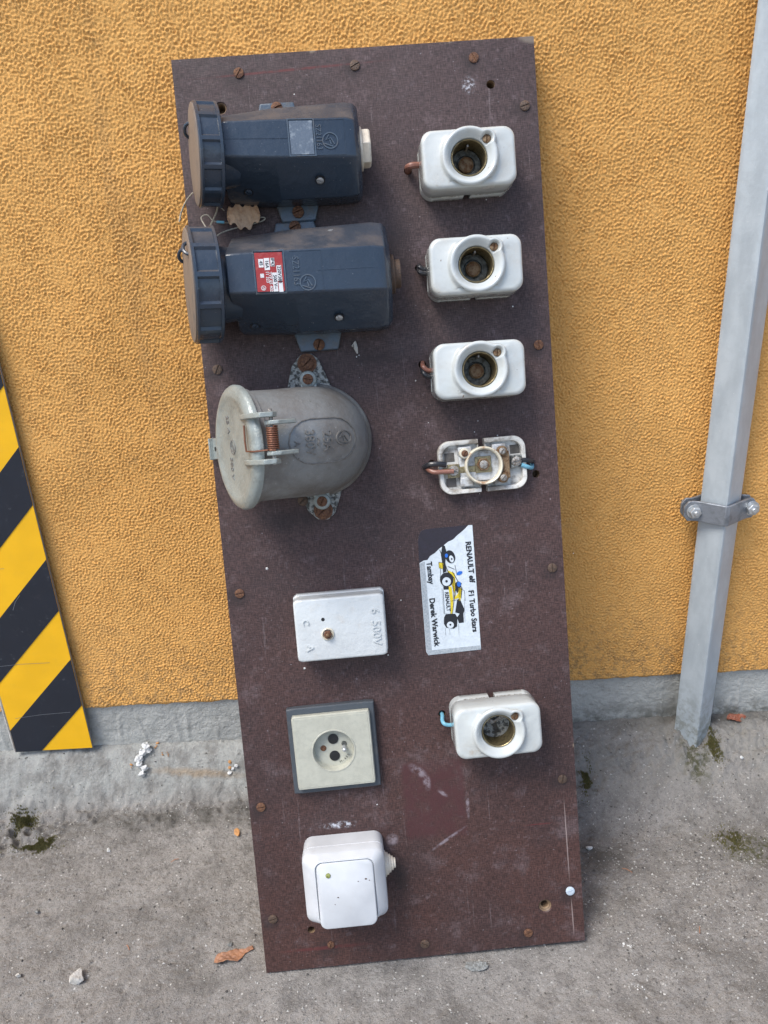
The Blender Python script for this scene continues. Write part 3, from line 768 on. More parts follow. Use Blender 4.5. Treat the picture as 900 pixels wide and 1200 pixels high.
# ================================================================ BLUE-GREY PLUG SOCKETS
def plug_socket(label, uv, s, cap_off, cap_h, cap_r, red, lab, tx_x, em, csk_px, feet):
    t = bthing('industrial_socket', label, 'industrial socket', uv, 0, 'blue-grey screw-cap sockets')
    L0, L1 = -0.060 * s, 0.0575 * s
    def sec(u, k=1.0, dz=0.0, top=0.075):
        wb, wf, h1 = 0.0405 * s * k, 0.0158 * s * k, 0.032 * s
        pts = [(-wb * 0.97, 0.001), (-wb, h1 * 0.4), (-wb, h1), (-wf * 1.0 - 0.006 * s, top * s - 0.0075 * s), (-wf, top * s - 0.0005), (wf, top * s - 0.0005), (wf + 0.006 * s, top * s - 0.0075 * s), (wb, h1), (wb, h1 * 0.4), (wb * 0.97, 0.001)]
        pts = [(-wb * 0.97, 0.001), (-wb, h1 * 0.4), (-wb, h1), (-wf, top * s), (wf, top * s), (wb, h1), (wb, h1 * 0.4), (wb * 0.97, 0.001)]
        return [(u, a, b + dz) for a, b in pts]
    m = MB()
    m.loft([sec(L0, 0.88, 0, 0.078), sec(L0 + 0.012 * s, 0.90, 0, 0.077), sec(-0.012 * s, 0.97, 0, 0.071), sec(L1 - 0.008 * s, 1.0, 0, 0.063), sec(L1 - 0.0005, 0.97, 0, 0.0585), sec(L1 + 0.0035 * s, 0.86, 0, 0.050)])
    body = m.build('body', plug_plastic, t, bevel=0.0014, bseg=3)
    bvh = bvh_of(body)
    lw, lh = 0.0218 * s, 0.0298 * s; lx = lab[0]
    V, F = stroke([(-0.056 * s, 0.0), (lx - lw / 2 - 0.001, 0.0)] if not red else [(em[0] + 0.009, 0.0), (0.05 * s, 0.0005)], 0.0007); V, F = drape(*subdivide(V, F, 0.01), bvh, 0.0003); mesh_obj('mould_seam', V, F, plug_plastic, t)
    V, F = stroke([(tx_x - 0.004, 0.0143 * s), (em[0] + 0.013, 0.0143 * s), (em[0] + 0.013, -0.0143 * s), (tx_x - 0.004, -0.0143 * s)], 0.0006); V, F = drape(*subdivide(V, F, 0.01), bvh, 0.0003); mesh_obj('raised_border', V, F, plug_plastic, t)
    # moulded lettering turned a quarter clockwise, and the ring emblem
    V, F = text_mesh('SZ21163', 0.0068 * s, 0.0, sx=0.85); V = place2(V, tx_x, 0.0, R(-90)); V, F = drape(*subdivide(V, F, 0.01), bvh, 0.0006); mesh_obj('moulded_lettering', V, F, foot_plastic, t, smooth=False)
    V, F = emblem(em[0], em[1], 0.0064, 0.0009); V, F = drape(V, F, bvh, 0.0007); mesh_obj('emblem', V, F, foot_plastic, t, smooth=False)
    # label plate in its frame
    lw, lh = 0.0218 * s, 0.0298 * s; lx = lab[0]
    fr = merge(stroke([(lx - lw / 2, -lh / 2), (lx + lw / 2, -lh / 2), (lx + lw / 2, lh / 2), (lx - lw / 2, lh / 2)], 0.0012, True))
    V, F = drape(*subdivide(*fr, 0.01), bvh, 0.0007); mesh_obj('label_frame', V, F, foot_plastic, t, bevel=0)
    q = 0.0012
    V = [(lx - lw / 2 + q, -lh / 2 + q, 0), (lx + lw / 2 - q, -lh / 2 + q, 0), (lx + lw / 2 - q, lh / 2 - q, 0), (lx - lw / 2 + q, lh / 2 - q, 0)]
    V, F = drape(*subdivide(V, [(0, 1, 2, 3)], 0.008), bvh, 0.0003); pl = mesh_obj('label_plate', V, F, red_label if red else bare_label, t, smooth=False)
    pl['label'] = 'red rating label with white printed lines' if red else 'scratched bare label plate without print'
    if red:
        parts = []
        a = lx - lw / 2; b = lh / 2
        def rect(x, y, w_, h_): return ([(x, y - h_, 0), (x + w_, y - h_, 0), (x + w_, y, 0), (x, y, 0)], [(0, 1, 2, 3)])
        for (x, y, w_, h_) in ((.0035, .0055, .0035, .006), (.0075, .005, .0038, .0085), (.012, .005, .003, .006), (.016, .0105, .0034, .020 * .55), (.0125, .0155, .0034, .0135), (.0165, .0225, .0030, .0070), (.0040, .0160, .0026, .0028)):
            parts.append(rect(a + x * s, b - y * s, w_ * s, h_ * s))
        V, F = merge(*parts); V, F = drape(*subdivide(V, F, 0.008), bvh, 0.0005, 0); mesh_obj('label_panel', V, F, ink_white, pl, smooth=False)
        tx = []
        for body_, x, y, mt in (('45', .0052, .0085, 0), ('16A', .0094, .0093, 0), ('IP43', .0135, .008, 0), ('220V380', .0177, .017, 0), ('500 V~', .0142, .0222, 0)):
            V, F = text_mesh(body_, 0.0034 * s, 0.01); tx.append((place2(V, a + x * s, b - y * s, R(-90)), F))
        V, F = merge(*tx); V, F = drape(V, F, bvh, 0.0007, 0); mesh_obj('label_print', V, F, ink_black, pl, smooth=False)
        tx = []
        for body_, x, y in (('FF', .0052, .0172), ('11 323', .0090, .0185), ('TYP 65 402', .0122, .0220)):
            V, F = text_mesh(body_, 0.0030 * s, 0.015); tx.append((place2(V, a + x * s - (0.0 if x < .012 else 0.0012 * s), b - y * s, R(-90)), F))
        tx.append(emblem(a + .0055 * s, b - .0262 * s, 0.0016 * s, 0.0004))
        V, F = merge(*tx); V, F = drape(V, F, bvh, 0.0006, 0); mesh_obj('label_lettering', V, F, ink_white, pl, smooth=False)
    # feet with rusty screws
    for (sgn, ux), (fe, fs) in zip(((1, -0.011 * s), (-1, 0.0 * s)), feet):
        y0, y1 = sgn * 0.036 * s, sgn * fe
        poly = [(ux - 0.020 * s, y0), (ux + 0.020 * s, y0), (ux + 0.0155 * s, y1), (ux - 0.0155 * s, y1)]
        if sgn < 0: poly = poly[::-1]
        m = MB(); m.prism(poly, 0.0002, 0.0055 * s); ft = m.build('foot', foot_plastic, t, bevel=0.0012)
        sc_ = screw_bm(0.0054, 0.0030, random.uniform(0.2, 1.4), 0.0013, 0.0012).build('foot_screw', rust, ft); sc_.location = (ux, sgn * fs, 0.0055 * s)
    # bright cover screws in dark countersinks
    for (x, y), mt in zip(csk_px, (nut_metal, nut_metal, plug_plastic)):
        hit = bvh.ray_cast(Vector((x - uv[0], y - uv[1], 1)), Vector((0, 0, -1)))
        rot = hit[1].to_track_quat('Z', 'Y').to_matrix().to_4x4(); rot.translation = hit[0]
        cs = MB(); cs.lathe([(0.0043, -0.001), (0.0043, 0.0003), (0.0030, 0.0004)], 18, rot); csk = cs.build('countersink', black_hole, t)
        m2 = screw_bm(0.0032, 0.0013, random.uniform(0, 3), 0.0008, 0.0003); m3 = MB(); m3.add(m2.v, m2.f, rot); m3.build('cover_screw', mt, csk)
    # gland at the right end
    hx = [(0.0165 * s * math.cos(R(60 * k + 30)), 0.0165 * s * math.sin(R(60 * k + 30))) for k in range(6)]
    mt_g = plastic_cream if not red else rust_dark
    G = Matrix(((0, 0, 1, L1 + 0.001), (1, 0, 0, 0), (0, 1, 0, 0.030 * s), (0, 0, 0, 1)))
    m = MB()
    if red: m.lathe([(0.0150 * s, 0), (0.0150 * s, 0.0060 * s), (0.0110 * s, 0.0065 * s), (0.0110 * s, 0.0110 * s)], 28, G)
    else:
        m.lathe([(0.0185 * s, 0), (0.0185 * s, 0.0045 * s)], 24, G); m.loft([[(x * .98, y * .98, 0.004 * s) for x, y in hx], [(x, y, 0.005 * s) for x, y in hx], [(x, y, 0.0105 * s) for x, y in hx], [(x * .92, y * .92, 0.012 * s) for x, y in hx]], mat=G)
    gl = m.build('cable_gland', mt_g, t, bevel=0.0006)
    # screw cap, its axis lifted 23 degrees off the board
    tl = R(15)
    ax = Vector((-math.cos(tl), 0, math.sin(tl))); e1 = Vector((0, 1, 0)); e2 = ax.cross(e1)
    C0 = Matrix.Identity(4)
    for i in range(3): C0[i][0], C0[i][1], C0[i][2], C0[i][3] = e1[i], e2[i], ax[i], (cap_off[0], cap_off[1], cap_h)[i]
    N_ = 168; rc = cap_r
    def cring(z, kind):
        out = []
        for j in range(N_):
            th = 2 * math.pi * j / N_
            rr_ = rc
            if kind == 'panel':
                ph = (th / (2 * math.pi) * 12) % 1.0
                rr_ = rc if (ph < 0.075 or ph > 0.925) else rc * 0.955
            elif isinstance(kind, float): rr_ = rc * kind
            out.append((rr_ * math.cos(th), rr_ * math.sin(th), z))
        return out
    hw_ = 0.0105 * (rc / 0.047)
    m = MB(); m.loft([cring(-hw_ - 0.001, 0.80), cring(-hw_ - 0.001, 0.95), cring(-hw_, 1.0), cring(-hw_ + 0.0022, 1.0), cring(-hw_ + 0.0026, 'panel'), cring(hw_ - 0.0026, 'panel'), cring(hw_ - 0.0022, 1.0), cring(hw_ - 0.0004, 1.0), cring(hw_ + 0.0004, 0.975)], True, True, C0)
    cap = m.build('screw_cap', plug_plastic, t, angle=28)
    m = MB(); m.lathe([(rc * 0.965, hw_ - 0.001), (rc * 0.965, hw_ + 0.0012), (rc * 0.93, hw_ + 0.0018), (rc * 0.5, hw_ + 0.0020), (rc * 0.1, hw_ + 0.0020)], 64, C0)
    m.build('cap_face', cap_face_mat, cap)
    for a_ in ((R(35),) if not red else (R(38), R(-52))):           # lugs on the cap face
        m = MB(); cx_, cy_2 = rc * 0.80 * math.cos(a_), rc * 0.80 * math.sin(a_)
        pts = [(cx_ + 0.007 * math.cos(k * math.pi / 8) * math.cos(a_ + 1.57), cy_2 + 0.007 * math.cos(k * math.pi / 8) * math.sin(a_ + 1.57), hw_ + 0.001 + 0.0045 * math.sin(k * math.pi / 8)) for k in range(9)]
        m.tube([tuple(C0 @ Vector(p)) for p in pts], 0.0016, 8); m.build('lug', plug_plastic, cap)
    # neck between body and cap
    m = MB(); m.lathe([(rc * 0.62, -hw_ - 0.016 * s), (rc * 0.66, -hw_ - 0.003), (rc * 0.66, -hw_ + 0.001)], 48, C0); m.build('neck', plug_plastic, t)
    return t, C0, rc, hw_
def rel(p, c): return (p[0] - c[0], p[1] - c[1])
PC1, PC2 = (0.1035, 0.8008), (0.1120, 0.6890)
pu = plug_socket('upper dark blue-grey screw-cap socket with a bare scratched label plate and white hexagonal gland', PC1, 1.0, (0.0310 - 0.1035, -0.003), 0.050, 0.0425, False,
    rel((0.1146, 0.7980), PC1), rel((0.1290, 0.7974), PC1)[0], rel((0.1385, 0.7978), PC1), [(0.1259, 0.8307), (0.1269, 0.7710), (0.0630, 0.7678)], ((0.0545, 0.0488), (0.0522, 0.0440)))
plw = plug_socket('larger blue-grey screw-cap socket with a red rating label, below the other one', PC2, 1.15, (0.0180 - 0.1120, -0.002), 0.058, 0.0495, True,
    rel((0.0786, 0.6867), PC2), rel((0.1004, 0.6811), PC2)[0], rel((0.1095, 0.6791), PC2), [(0.1325, 0.7274), (0.1334, 0.6521), (0.0578, 0.6511)], ((0.0594, 0.0545), (0.0600, 0.0545)))

# ================================================================ GREY CAST SOCKET
t = bthing('cast_metal_socket', 'round grey cast metal socket with hinged lid and rusty spring, marked 25A 380V', 'metal socket', (0.100, 0.5445))
g0 = t
Rr = 0.0515; piv = -0.060; rad = 0.060
def ering(ang, ext=0.0, k=1.0, n=64, lift=0.0):
    c, s_ = math.cos(ang), math.sin(ang)
    cx_, ch = piv + rad * c - s_ * ext, rad * s_ + c * ext
    return [(cx_ + Rr * k * math.cos(2 * math.pi * j / n) * c, Rr * k * math.sin(2 * math.pi * j / n), ch + Rr * k * math.cos(2 * math.pi * j / n) * s_ + lift) for j in range(n)]
LA = R(63)
rings = []
def flat(k, h): return [(Rr * k * math.cos(2 * math.pi * j / 64), Rr * k * math.sin(2 * math.pi * j / 64), h) for j in range(64)]
rings += [flat(1.045, 0.0005), flat(1.06, 0.002), flat(1.055, 0.0055), flat(1.025, 0.0075)]
for k in range(9): rings.append(ering(LA * k / 8, 0, 1.0 - 0.006 * k, lift=0.009 * (1 - k / 8)))
rings.append(ering(LA, 0.014, 0.95)); rings.append(ering(LA, 0.026, 0.95)); rings.append(ering(LA, 0.0265, 0.99)); rings.append(ering(LA, 0.031, 0.99))
m = MB(); m.loft(rings)
body = m.build('body', cast_metal, t, angle=50)
bvh = bvh_of(body)
lidc = Vector((piv + rad * math.cos(LA) - math.sin(LA) * 0.0315, 0, rad * math.sin(LA) + math.cos(LA) * 0.0315))
lax = Vector((-math.sin(LA), 0, math.cos(LA))); le1 = Vector((math.cos(LA), 0, math.sin(LA))); le2 = Vector((0, 1, 0))
LM = Matrix.Identity(4)
for i in range(3): LM[i][0], LM[i][1], LM[i][2], LM[i][3] = le1[i], le2[i], lax[i], lidc[i]
m = MB(); m.lathe([(0.052, 0.0), (0.0545, 0.0008), (0.0548, 0.0040), (0.0530, 0.0066), (0.0485, 0.0086), (0.0445, 0.0092), (0.0425, 0.0080), (0.03, 0.0074), (0.01, 0.0070)], 72, LM)
lid = m.build('lid', lid_metal, t, angle=50)
# lid print, moulded (turned a quarter)
lb = BVHTree.FromPolygons([LM.inverted() @ v.co for v in lid.data.vertices], [tuple(p.vertices) for p in lid.data.polygons])
txs = []
for s2, x, y in (('25 A', -0.012, 0.021), ('380 V', -0.012, -0.018)):
    V, F = text_mesh(s2, 0.0085); txs.append((place2(V, x, y, R(-90)), F))
txs.append(emblem(-0.005, 0.001, 0.0062, 0.0008))
V, F = merge(*txs); V, F = drape(*subdivide(V, F, 0.01), lb, 0.0005); mesh_obj('moulded_mark', [LM @ Vector(v) for v in V], F, cast_metal, lid, smooth=False)
# latch tab at the far edge
m = MB(); m.box((-0.0610, 0.0, 0.0035), (0.020, 0.020, 0.003), LM); m.box((-0.0710, 0.0, 0.0035), (0.0024, 0.0205, 0.0110), LM)
tab = m.build('latch_tab', lid_metal, lid, bevel=0.0007)
m = MB(); m.lathe([(0.0022, 0.0040), (0.0022, 0.0054)], 14, LM @ T(-0.0630, 0, 0)); m.build('tab_hole', black_hole, tab)
# hinge: arms on the lid, knuckles on the body, pin and spring
for yy in (0.0255, -0.0125):
    poly = [(0.018, 0.006), (0.030, 0.0105), (0.050, 0.0120), (0.0655, 0.0060), (0.0680, -0.0040), (0.0640, -0.0095), (0.0580, -0.0095), (0.0560, 0.0), (0.050, 0.0045), (0.035, 0.0060)]
    m = MB(); Q = LM @ Matrix(((1, 0, 0, 0), (0, 0, -1, yy + 0.0022), (0, 1, 0, 0), (0, 0, 0, 1)))
    m.prism(poly, 0.0, 0.0044, Q); m.build('hinge_arm', lid_metal, lid, bevel=0.0008)
for yy in (0.0190, -0.0060):
    poly = [(0.050, -0.0260), (0.0560, -0.0020), (0.0600, 0.0010), (0.0660, -0.0015), (0.0690, -0.0080), (0.0640, -0.0260)]
    m = MB(); Q = LM @ Matrix(((1, 0, 0, 0), (0, 0, -1, yy + 0.0018), (0, 1, 0, 0), (0, 0, 0, 1)))
    m.prism(poly, 0.0, 0.0036, Q); m.build('hinge_knuckle', lid_metal, t, bevel=0.0008)
m = MB(); pc = (0.0625, -0.0045)
m.tube([tuple(LM @ Vector((pc[0], -0.0155, pc[1]))), tuple(LM @ Vector((pc[0], 0.0300, pc[1])))], 0.0017, 10); m.build('hinge_pin', steel, t)
m = MB()
hel = [LM @ Vector((pc[0] + 0.0043 * math.cos(a), -0.0035 + 0.0195 * a / (2 * math.pi * 11), pc[1] + 0.0043 * math.sin(a))) for a in [2 * math.pi * 11 * k / 132 for k in range(133)]]
m.tube([tuple(p) for p in hel], 0.00082, 6); m.tube([tuple(LM @ Vector(p)) for p in ((pc[0], -0.0030, 0.0005), (0.052, -0.0035, 0.0090), (0.0385, -0.0030, 0.0105), (0.0375, 0.006, 0.0105), (0.0375, 0.0185, 0.0100))], 0.0008, 6)
m.build('hinge_spring', copper_spring, t)
# panel with the rating, on the body
st_ = []
ox, oy = 0.0105, 0.0005
def stadium(x, y, w_, h_, n=9):
    r = h_ / 2 * 0.92; P = []
    for cx_, a0 in ((x + w_ / 2 - r, -90), (x - w_ / 2 + r, 90)):
        for k in range(n): a = R(a0 + 180 * k / (n - 1)); P.append((cx_ + r * math.cos(a), y + h_ / 2 * math.sin(a)))
    return P
V, F = stroke(stadium(ox, oy, 0.056, 0.0385), 0.0008, True); V, F = drape(*subdivide(V, F, 0.006), bvh, 0.0009); mesh_obj('raised_border', V, F, cast_dirty, t, smooth=False)
txs = []
for s2, x, sz in (('380V', ox - 0.011, 0.0105), ('25A', ox + 0.0035, 0.0105)):
    V, F = text_mesh(s2, sz, 0.005); txs.append((place2(V, x, oy - 0.0005, R(-90)), F))
V, F = text_mesh('~', 0.012, 0.005); txs.append((place2(V, ox - 0.0035, oy - 0.001, R(-90)), F))
V, F = text_mesh('A', 0.007); txs.append((place2(V, ox - 0.0215, oy - 0.001, R(-90)), F))
txs.append(emblem(ox + 0.0175, oy + 0.001, 0.0062, 0.0008))
V, F = merge(*txs); V, F = drape(*subdivide(V, F, 0.008), bvh, 0.0011); mesh_obj('moulded_lettering', V, F, cast_dirty, t, smooth=False)
# corroded fixing flanges with rusty screws and the two cover ears
for sgn, dx_ in ((1, -0.001), (-1, 0.002)):
    poly = [(dx_ - 0.026, sgn * 0.035), (dx_ + 0.026, sgn * 0.035), (dx_ + 0.018, sgn * 0.058), (dx_ + 0.011, sgn * 0.077), (dx_ + 0.004, sgn * 0.083), (dx_ - 0.006, sgn * 0.082), (dx_ - 0.015, sgn * 0.072)]
    if sgn < 0: poly = [(x, y * 0.93) for x, y in poly][::-1]
    m = MB(); m.prism(poly, 0.0003, 0.0048); fl = m.build('fixing_flange', zinc, t, bevel=0.001)
    yy = sgn * (0.0735 if sgn > 0 else 0.0675)
    m = MB(); m.lathe([(0.0092, 0.0), (0.0092, 0.0022), (0.0060, 0.0024)], 20, T(dx_, yy, 0.0045)); m.build('rusty_washer', rust, fl)
    s_ = screw_bm(0.0060, 0.0030, R(40), 0.0014, 0.001).build('flange_screw', rust, fl); s_.location = (dx_, yy, 0.0068)
    if sgn < 0:
        s_ = screw_bm(0.0050, 0.0022, R(40), 0.0013, 0.0005).build('flange_screw', rust_dark, fl); s_.location = (dx_ - 0.019, -0.0565, 0.0045)
    m = MB(); m.lathe([(0.0082, 0.002), (0.0082, 0.0140), (0.0066, 0.0155), (0.0050, 0.0155)], 28, T(dx_, sgn * 0.0580, 0)); m.box((dx_, sgn * 0.050, 0.0075), (0.0150, 0.014, 0.012)); m.build('cover_ear', lid_metal, t, bevel=0.0012)
    s_ = screw_bm(0.0050, 0.0016, R(170 if sgn > 0 else 60), 0.0011, 0.0006).build('ear_screw', rust, t); s_.location = (dx_, sgn * 0.0580, 0.0154)

# ================================================================ PORCELAIN FUSE HOLDERS
PHI = R(41); LD = 0.0215
def notched(w_, h_, r, nw, nd, z, n=14):
    """rounded rectangle with a cable notch in the middle of both long sides"""
    P = []
    def corner(cx_, cy_2, a0):
        for k in range(n): a = R(a0 + 90 * k / (n - 1)); P.append((cx_ + r * math.cos(a), cy_2 + r * math.sin(a)))
    def notch(sgn):
        q = [(nw / 2 * 0.75, h_ / 2), (nw / 2 * 0.75, h_ / 2 - nd * 0.45), (nw / 2, h_ / 2 - nd * 0.55), (nw / 2, h_ / 2 - nd), (-nw / 2, h_ / 2 - nd), (-nw / 2, h_ / 2 - nd * 0.55), (-nw / 2 * 0.75, h_ / 2 - nd * 0.45), (-nw / 2 * 0.75, h_ / 2)]
        P.extend([(x * sgn, y * sgn) for x, y in q])
    corner(w_ / 2 - r, h_ / 2 - r, 0); notch(1); corner(-w_ / 2 + r, h_ / 2 - r, 90)
    corner(-w_ / 2 + r, -h_ / 2 + r, 180); notch(-1); corner(w_ / 2 - r, -h_ / 2 + r, 270)
    return [(x, y, z) for x, y in P]
def base_block(t, H=0.0135, mat=porcelain):
    m = MB(); W_, H_ = 0.0855, 0.0520
    m.loft([notched(W_ - 0.002, H_ - 0.002, 0.0115, 0.0085, 0.011, 0.0003), notched(W_, H_, 0.012, 0.0085, 0.011, 0.0015), notched(W_, H_, 0.012, 0.0085, 0.011, H - 0.0010), notched(W_ - 0.0016, H_ - 0.0016, 0.0115, 0.0085, 0.011, H)])
    return m.build('base', mat, t, angle=40)
def fuse_holder(uv, label, wires, hole, inner=0):
    t = bthing('porcelain_fuse_holder', label, 'fuse holder', uv, random.uniform(-0.012, 0.012), 'porcelain fuse holders')
    base_block(t)
    n = 144; W_, H_ = 0.0855, 0.0520
    rings = [rring(W_ - 0.004, H_ - 0.004, 0.010, 0.0128, n), rring(W_ - 0.0010, H_ - 0.0010, 0.0105, 0.0140, n), rring(W_, H_, 0.0105, 0.0155, n), rring(W_ - 0.0010, H_ - 0.0010, 0.0105, 0.030, n)]
    for k in range(1, 7):
        a = R(15 * k); q = 0.0038
        rings.append(rring(W_ - 0.001 - 2 * q * (1 - math.cos(a)) , H_ - 0.001 - 2 * q * (1 - math.cos(a)), 0.0100, 0.0357 + q * math.sin(a), n))
    def lr(Ro, rl, z): return lobe_ring(Ro, rl, LD, PHI, z, n)
    # blend to the raised collar
    top = 0.0395
    last = rring(W_ - 0.013, H_ - 0.013, 0.0125, top, n)
    coll = lr(0.0248, 0.0078, top)
    rings2 = []
    def clampr(A, B):
        return [b if math.hypot(b[0], b[1]) < math.hypot(a[0], a[1]) - 1e-5 else (a[0] * 0.999, a[1] * 0.999, b[2]) for a, b in zip(A, B)]
    rings.append(clampr(last, lr(0.0278, 0.0100, 0.0398)))
    lift = lambda r_, z: [(x, y, z) for x, y, _ in r_]
    c1 = clampr(last, lr(0.0262, 0.0086, 0.0)); c1 = lift(c1, 0.0408); rings.append(c1)
    for (Ro, rl, z) in ((0.0254, 0.0080, 0.0430), (0.0247, 0.0074, 0.0444), (0.0236, 0.0066, 0.0450), (0.0222, 0.0056, 0.0448), (0.0210, 0.0050, 0.0436)):
        A = c1 if Ro > 0.0232 else None
        rings.append(lift([(x, y, z) for x, y, _ in lr(Ro, rl, z)], z))
    rings.append(lr(0.0190, 0.0042, 0.0422)); rings.append(lr(0.0178, 0.0038, 0.0400))
    for (rr_, z) in ((0.0172, 0.0396), (0.0166, 0.0386), (0.0163, 0.010)):
        rings.append([(rr_ * math.cos(2 * math.pi * j / n), rr_ * math.sin(2 * math.pi * j / n), z) for j in range(n)])
    m = MB(); m.loft(rings, False, True); m.build('cover', porcelain, t, angle=75)
    sc_ = screw_bm(0.0037, 0.0016, R(80), 0.0009, 0.0003).build('cover_screw', brass_rusty, t); sc_.location = (LD * math.cos(PHI) , LD * math.sin(PHI), 0.0398)
    # threaded metal shell
    m = MB(); prof = [(0.0162, 0.012)]
    for k in range(12):
        a = k / 11; prof.append((0.0156 + 0.0005 * math.cos(k * math.pi), 0.013 + 0.0245 * a))
    prof += [(0.0160, 0.0380), (0.0154, 0.0383), (0.0149, 0.0378)]
    prof += [(0.0148 + 0.0005 * math.cos(k * math.pi), 0.0370 - 0.0235 * k / 11) for k in range(12)]
    m.lathe(prof, 56, None, False, False); sh = m.build('threaded_shell', brass, t, angle=60)
    if inner == 0:
        m = MB(); m.lathe([(0.0150, 0.0128), (0.0150, 0.0150), (0.0135, 0.0165), (0.0088, 0.0165), (0.0082, 0.0150)], 40); m.build('inner_disc', dark_inside, t)
        m = MB(); m.lathe([(0.0070, 0.014), (0.0070, 0.0185), (0.0062, 0.0190), (0.0052, 0.0180), (0.0020, 0.0180)], 28); m.build('centre_contact', brass_rusty, t)
        m = MB(); m.box((0.0005, 0.0125, 0.024), (0.0016, 0.002, 0.014)); m.build('spring_tongue', steel, t)
    else:
        m = MB(); m.lathe([(0.0150, 0.0128), (0.0150, 0.0160), (0.0020, 0.0160)], 40); m.build('inner_disc', zinc, t)
        m = MB(); m.prism([(-0.0035, 0.0015), (0.0, -0.010), (0.0035, -0.009), (0.0012, 0.0025)], 0.0155, 0.0185); m.build('contact_slot', black_hole, t)
        m = MB(); m.prism([(-0.013, 0.0045), (-0.003, 0.0), (0.0115, 0.0060), (0.009, 0.0095), (-0.001, 0.0040), (-0.0105, 0.0080)], 0.0155, 0.0195); m.build('contact_strip', steel, t, bevel=0.0006)
    hx_, hy_ = wire_holes[hole][0] - uv[0], wire_holes[hole][1] - uv[1]
    for kk, (mt, pts, rr_) in enumerate(wires):
        d_ = (kk - (len(wires) - 1) / 2) * 0.0022
        y0_ = pts[0][1] + (0.004 if hole == 0 else 0); pts = [(-0.038, y0_, 0.0125), (-0.0455, y0_ + 0.0005, 0.0135), ((hx_ - 0.0455) / 2 - 0.002, (y0_ * 2 + hy_) / 3 + d_, 0.0135), (hx_ - 0.0010, (y0_ + hy_ * 2) / 3 + d_, 0.0095), (hx_, hy_ + d_ * 0.8, 0.003), (hx_, hy_ + d_ * 0.6, -0.006)]
        m = MB(); m.tube(spline(pts, 7), rr_, 10); m.build('wire', mt, t)
    return t
G1 = 'porcelain fuse holders'
fuse_holder((0.2610, 0.7846), 'white porcelain fuse holder with one thick brown wire, topmost of the column', [(insul_brown, [(-0.040, 0.000, 0.012), (-0.046, 0.001, 0.0135), (-0.052, 0.0012, 0.0120), (-0.0568, -0.001, 0.006), (-0.0575, -0.0025, -0.004)], 0.0029)], 0)
fuse_holder((0.2612, 0.6913), 'white porcelain fuse holder with a short black wire, second from the top', [(insul_black, [(-0.040, -0.0005, 0.010), (-0.047, 0.0005, 0.010), (-0.0545, 0.0, 0.006), (-0.0560, -0.001, -0.004)], 0.0024), (insul_black, [(-0.040, 0.003, 0.008), (-0.047, 0.003, 0.008), (-0.0535, 0.002, 0.004), (-0.0550, 0.001, -0.004)], 0.0022)], 1)
fuse_holder((0.2580, 0.5976), 'white porcelain fuse holder with brown and black wires, just above the open one', [(insul_black, [(-0.040, -0.002, 0.010), (-0.047, -0.0015, 0.012), (-0.0535, 0.0, 0.008), (-0.0545, 0.001, -0.004)], 0.0023), (insul_brown, [(-0.040, 0.0035, 0.010), (-0.046, 0.0045, 0.010), (-0.0515, 0.004, 0.005), (-0.0525, 0.003, -0.004)], 0.0021)], 2)
fuse_holder((0.2526, 0.2522), 'porcelain fuse holder standing alone low on the board with a light blue wire', [(insul_blue, [(-0.039, 0.001, 0.010), (-0.046, 0.003, 0.010), (-0.0520, 0.0075, 0.005), (-0.0540, 0.0085, -0.004)], 0.0019)], 5, 1)

# open holder without its cover
t = bthing('porcelain_fuse_holder', 'open porcelain fuse holder without its cover, showing terminals and a yellowed ring', 'fuse holder', (0.2590, 0.5080), 0.01, G1)
m = MB(); W_, H_ = 0.0850, 0.0515
def nt_(dw, z, nd=0.011): return notched(W_ - dw, H_ - dw, max(0.004, 0.012 - dw / 2 * 0.6), 0.0085, nd, z)
m.loft([nt_(0.002, 0.0003), nt_(0, 0.0015), nt_(0, 0.0115), nt_(0.0012, 0.0125), nt_(0.0065, 0.0125, 0.0088), nt_(0.0085, 0.0118, 0.0080), nt_(0.0095, 0.0065, 0.0078)])
m.build('base', porcelain_dirty, t, angle=45)
m = MB()
for sx in (-1, 1):
    m.box((sx * 0.0165, 0.0145, 0.0085), (0.013, 0.0095, 0.010)); m.box((sx * 0.0165, -0.0145, 0.0085), (0.013, 0.0095, 0.010))
m.box((0, 0, 0.0085), (0.046, 0.0300, 0.0085))
m.build('inner_block', porcelain_worn, t, bevel=0.0012)
m = MB(); m.lathe([(0.0182, 0.0125), (0.0186, 0.016), (0.0182, 0.0205), (0.0172, 0.0215), (0.0160, 0.0210), (0.0155, 0.0195), (0.0153, 0.0130)], 56, None, False, False); rg = m.build('screw_ring', yellow_ring, t, angle=60)
for a_ in (142, 35, -38):
    m = MB(); m.lathe([(0.0050, 0.0135), (0.0050, 0.0185), (0.0042, 0.0195)], 18, T(0.0225 * math.cos(R(a_)), 0.0215 * math.sin(R(a_)), 0)); lg = m.build('ring_lug', brass_rusty if a_ != 142 else yellow_ring, t)
    s_ = screw_bm(0.0032, 0.0014, R(50), 0.0008, 0.0005).build('lug_screw', rust if a_ == 142 else steel, lg); s_.location = (0.0225 * math.cos(R(a_)), 0.0215 * math.sin(R(a_)), 0.0193)
m = MB(); m.box((0.0215, -0.001, 0.0165), (0.0070, 0.026, 0.0022)); m.build('contact_strip', brass_rusty, t, bevel=0.0005)
m = MB(); m.box((0.0, 0.001, 0.0136), (0.0155, 0.0155, 0.0020)); m.box((-0.022, -0.0025, 0.0122), (0.034, 0.0062, 0.0018)); m.box((-0.0290, -0.0030, 0.0128), (0.0115, 0.0130, 0.0030)); cp = m.build('contact_plate', brass, t, bevel=0.0004)
